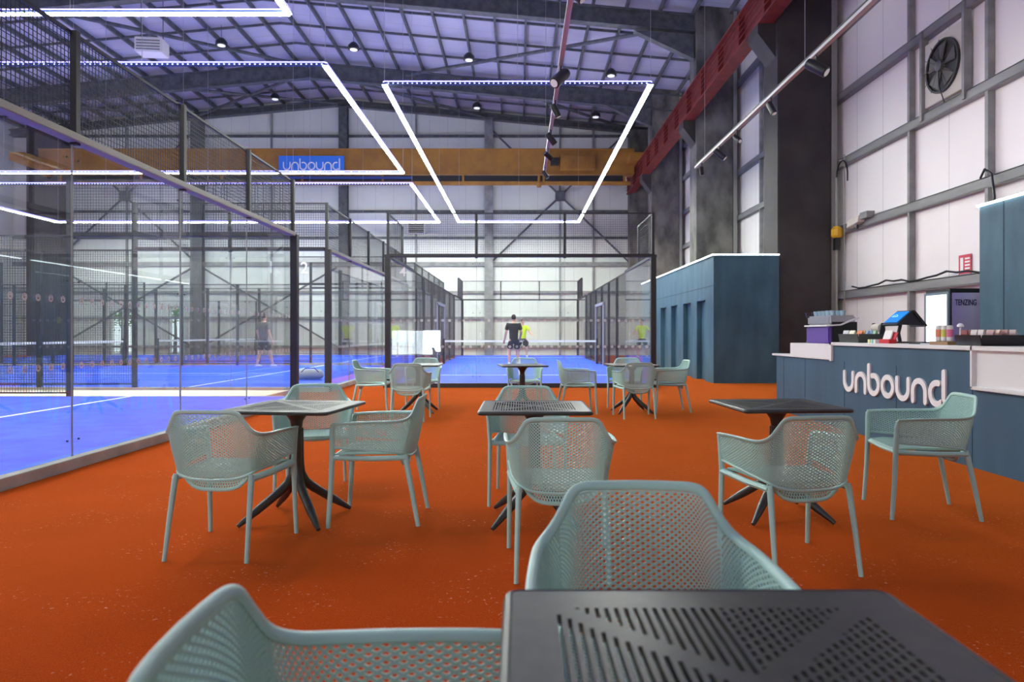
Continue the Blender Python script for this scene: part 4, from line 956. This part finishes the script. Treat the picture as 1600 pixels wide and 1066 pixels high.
# ------------------------------------------------------------------ people
def skinmesh(name, joints, edges, m, parent, root=0, sub=2):
    me = bpy.data.meshes.new(name); me.from_pydata([j[0] for j in joints], edges, []); me.update()
    o = bpy.data.objects.new(name, me); COL.objects.link(o)
    md = o.modifiers.new('k', 'SKIN'); md.use_smooth_shade = True; md.use_x_symmetry = False
    for i, j in enumerate(joints):
        r = j[1]; r = r if isinstance(r, tuple) else (r, r)
        me.skin_vertices[0].data[i].radius = r
        me.skin_vertices[0].data[i].use_root = (i == root)
    s = o.modifiers.new('s', 'SUBSURF'); s.levels = sub; s.render_levels = sub
    bake(o); o.data.materials.clear(); o.data.materials.append(m); o.parent = parent
    o.data.polygons.foreach_set('use_smooth', [True]*len(o.data.polygons))
    return o
def person(loc, rz, label, shirt, lh, rh, lf=(-.12, .0), rf=(.12, .05), le=None, re=None, shoes=None, lean=0, bat=False):
    """faces +y locally; lh/rh wrist positions, le/re elbows"""
    r = empty('person', loc, rz, label, 'person')
    L = lean
    pel = Vector((0, 0, .96)); neck = Vector((0, .02+L, 1.52)); sh = .215
    ls = Vector((-sh, L, 1.46)); rs = Vector((sh, L, 1.46))
    le = Vector(le or (-.28, -.02+L, 1.17)); re = Vector(re or (.28, -.02+L, 1.17)); lw = Vector(lh); rw = Vector(rh)
    lk = Vector((lf[0]*.95, lf[1]*.5+.03, .50)); rk = Vector((rf[0]*.95, rf[1]*.5+.03, .50))
    la = Vector((lf[0], lf[1], .09)); ra = Vector((rf[0], rf[1], .09))
    J = [(pel, (.135, .10)), (Vector((0, L*.5, 1.16)), (.125, .085)), (Vector((0, L, 1.38)), (.15, .10)), (neck, .055), (Vector((0, .03+L, 1.60)), .05),
         (Vector((0, .035+L, 1.69)), (.072, .088)), (Vector((0, .03+L, 1.77)), (.062, .075)),
         (ls, .06), (le, .05), (lw, .034), (rs, .06), (re, .05), (rw, .034),
         (Vector((-.10, 0, .86)), .11), (lk, .072), (la, .045), (Vector((.10, 0, .86)), .11), (rk, .072), (ra, .045)]
    E = [(0,1),(1,2),(2,3),(3,4),(4,5),(5,6),(2,7),(7,8),(8,9),(2,10),(10,11),(11,12),(0,13),(13,14),(14,15),(0,16),(16,17),(17,18)]
    # feet and hands with fingers
    for (ank) in (15, 18):
        p = J[ank][0]; J.append((p+Vector((0, .03, -.045)), .04)); J.append((p+Vector((0, .16, -.06)), .028)); E += [(ank, len(J)-2), (len(J)-2, len(J)-1)]
    for (w, e) in ((9, 8), (12, 11)):
        d = (J[w][0]-J[e][0]).normalized(); sd = d.cross(Vector((0, 1, .2))).normalized() if abs(d.y) < .9 else Vector((1, 0, 0))
        palm = J[w][0]+d*.08; J.append((palm, (.036, .02))); pi = len(J)-1; E.append((w, pi))
        for k, (o, l) in enumerate(((-.028, .075), (-.010, .085), (.009, .08), (.027, .065))):
            a = palm+sd*o+d*.03; b = a+d*l*.55+Vector((0, .01, 0)); c = a+d*l+Vector((0, .03, -.005))
            J += [(a, .010), (b, .009), (c, .008)]; n = len(J); E += [(pi, n-3), (n-3, n-2), (n-2, n-1)]
        a = palm-sd*.04-d*.02; b = a-sd*.015+d*.04; J += [(a, .011), (b, .009)]; n = len(J); E += [(pi, n-2), (n-2, n-1)]
    skinmesh('body', J, E, M['skin'], r, sub=1)
    # shirt
    k = 1.16
    Js = [(Vector((0, 0, .80)), (.14, .11)), (Vector((0, 0, .95)), (.185, .14)), (Vector((0, L*.5, 1.14)), (.17, .13)), (Vector((0, L, 1.34)), (.195, .14)), (Vector((0, .01+L, 1.49)), .10),
          (ls, .095), (ls.lerp(le, .75), .078), (rs, .095), (rs.lerp(re, .75), .078)]
    skinmesh('shirt', Js, [(0,1),(1,2),(2,3),(3,4),(3,5),(5,6),(3,7),(7,8)], shirt, r)
    Jp = [(Vector((0, 0, 1.0)), (.15, .12)), (Vector((0, 0, .93)), (.15, .12)), (Vector((-.10, 0, .84)), .13), (lk.lerp(Vector((-.10, 0, .84)), .15), .115), (Vector((.10, 0, .84)), .13), (rk.lerp(Vector((.10, 0, .84)), .15), .115)]
    skinmesh('shorts', Jp, [(0,1),(1,2),(2,3),(1,4),(4,5)], M['shorts'], r)
    # hair, face, shoes
    h = MB(); hc = Vector((0, .015+L, 1.735))
    prof = [(.001, .105)]+[(.098*math.cos(a), .105*math.sin(a)) for a in [PI/2-PI*k/14 for k in range(1, 12)]]
    base = len(h.v); n = 18
    for (rr, zz) in prof:
        for q in range(n):
            t = 2*PI*q/n; fr = max(0, math.sin(t)); z2 = zz if fr < .3 else max(zz, .02+fr*.02)
            h.v.append(tuple(hc+Vector((rr*.86*math.cos(t), rr*1.02*math.sin(t), z2))))
    for i in range(len(prof)-1):
        for q in range(n): h.f.append((i*n+q, i*n+(q+1) % n, (i+1)*n+(q+1) % n, (i+1)*n+q))
    h.build('hair', M['hair'], r, smooth=True)
    f = MB(); fc_ = Vector((0, .118+L, 1.685)); f.prism([(-.012, 0), (.012, 0), (0, .035)], lambda p: (fc_.x+p[0], fc_.y, fc_.z+p[1]), lambda p: (fc_.x+p[0]*.8, fc_.y+.02, fc_.z+p[1]*.4))
    for sx in (-1, 1): f.lathe((sx*.075, .03+L, 1.69), [(.001, -.03), (.015, -.01), (.018, .015), (.001, .03)], 8)
    f.build('nose_and_ears', M['skin'], r, smooth=True)
    ey = MB(); [ey.lathe((sx*.028, .108+L, 1.705), [(.001, -.009), (.011, 0), (.001, .009)], 8) for sx in (-1, 1)]; ey.box(-.022, .022, .105+L, .112+L, 1.648, 1.655); ey.build('eyes_and_mouth', M['hair'], r)
    for p in (la, ra):
        s_ = MB(); s_.tube([(p.x, p.y-.06, .045), (p.x, p.y, .05), (p.x, p.y+.1, .04), (p.x, p.y+.19, .03)], [.038, .046, .042, .026], 10); s_.build('shoe', M['shoe'], r, smooth=True)
    if bat:
        d = (rw-re).normalized(); hnd = rw+d*.1
        return r, hnd, d
    return r
def racket(loc, d, label):
    d = Vector(d).normalized(); g = empty('padel_racket', loc, 0, label, 'racket'); M3 = d.to_track_quat('Z', 'Y').to_matrix()
    MB().tube([(0, 0, 0), tuple(d*.14)], .016, 8).build('handle', M['black'], g)
    MB().lathe(tuple(d*.27), [(.001, -.019), (.12, -.019), (.13, 0), (.12, .019), (.001, .019)], 20, M3 @ Matrix.Rotation(PI/2, 3, 'Y')).build('head', M['frame'], g, smooth=True)
person((-.22, 26.0-1.0, .1), 0, 'person seen from behind in black T-shirt and dark shorts standing on court 4', M['shirt_black'], (-.33, .08, .93), (.24, .16, .98), lf=(-.17, -.02), rf=(.15, .10))
racket((.03, 25.16, 1.04), (.35, -.2, -.3), 'dark racket held at waist height by the black shirted player')
person((.15, 33.1, .1), PI, 'person in a lime yellow T-shirt beyond the net, mostly behind the black shirted player', M['shirt_yellow'], (-.42, .30, 1.12), (.52, .35, 1.15), le=(-.34, .1, 1.2), re=(.34, .12, 1.22), lf=(-.2, .0), rf=(.22, .1))
person((-8.7, 23.2, .1), -.5, 'person in a grey top and dark shorts walking on the middle left court', M['shirt_grey'], (-.30, .10, .92), (.33, .05, .93), lf=(-.15, -.15), rf=(.14, .25))
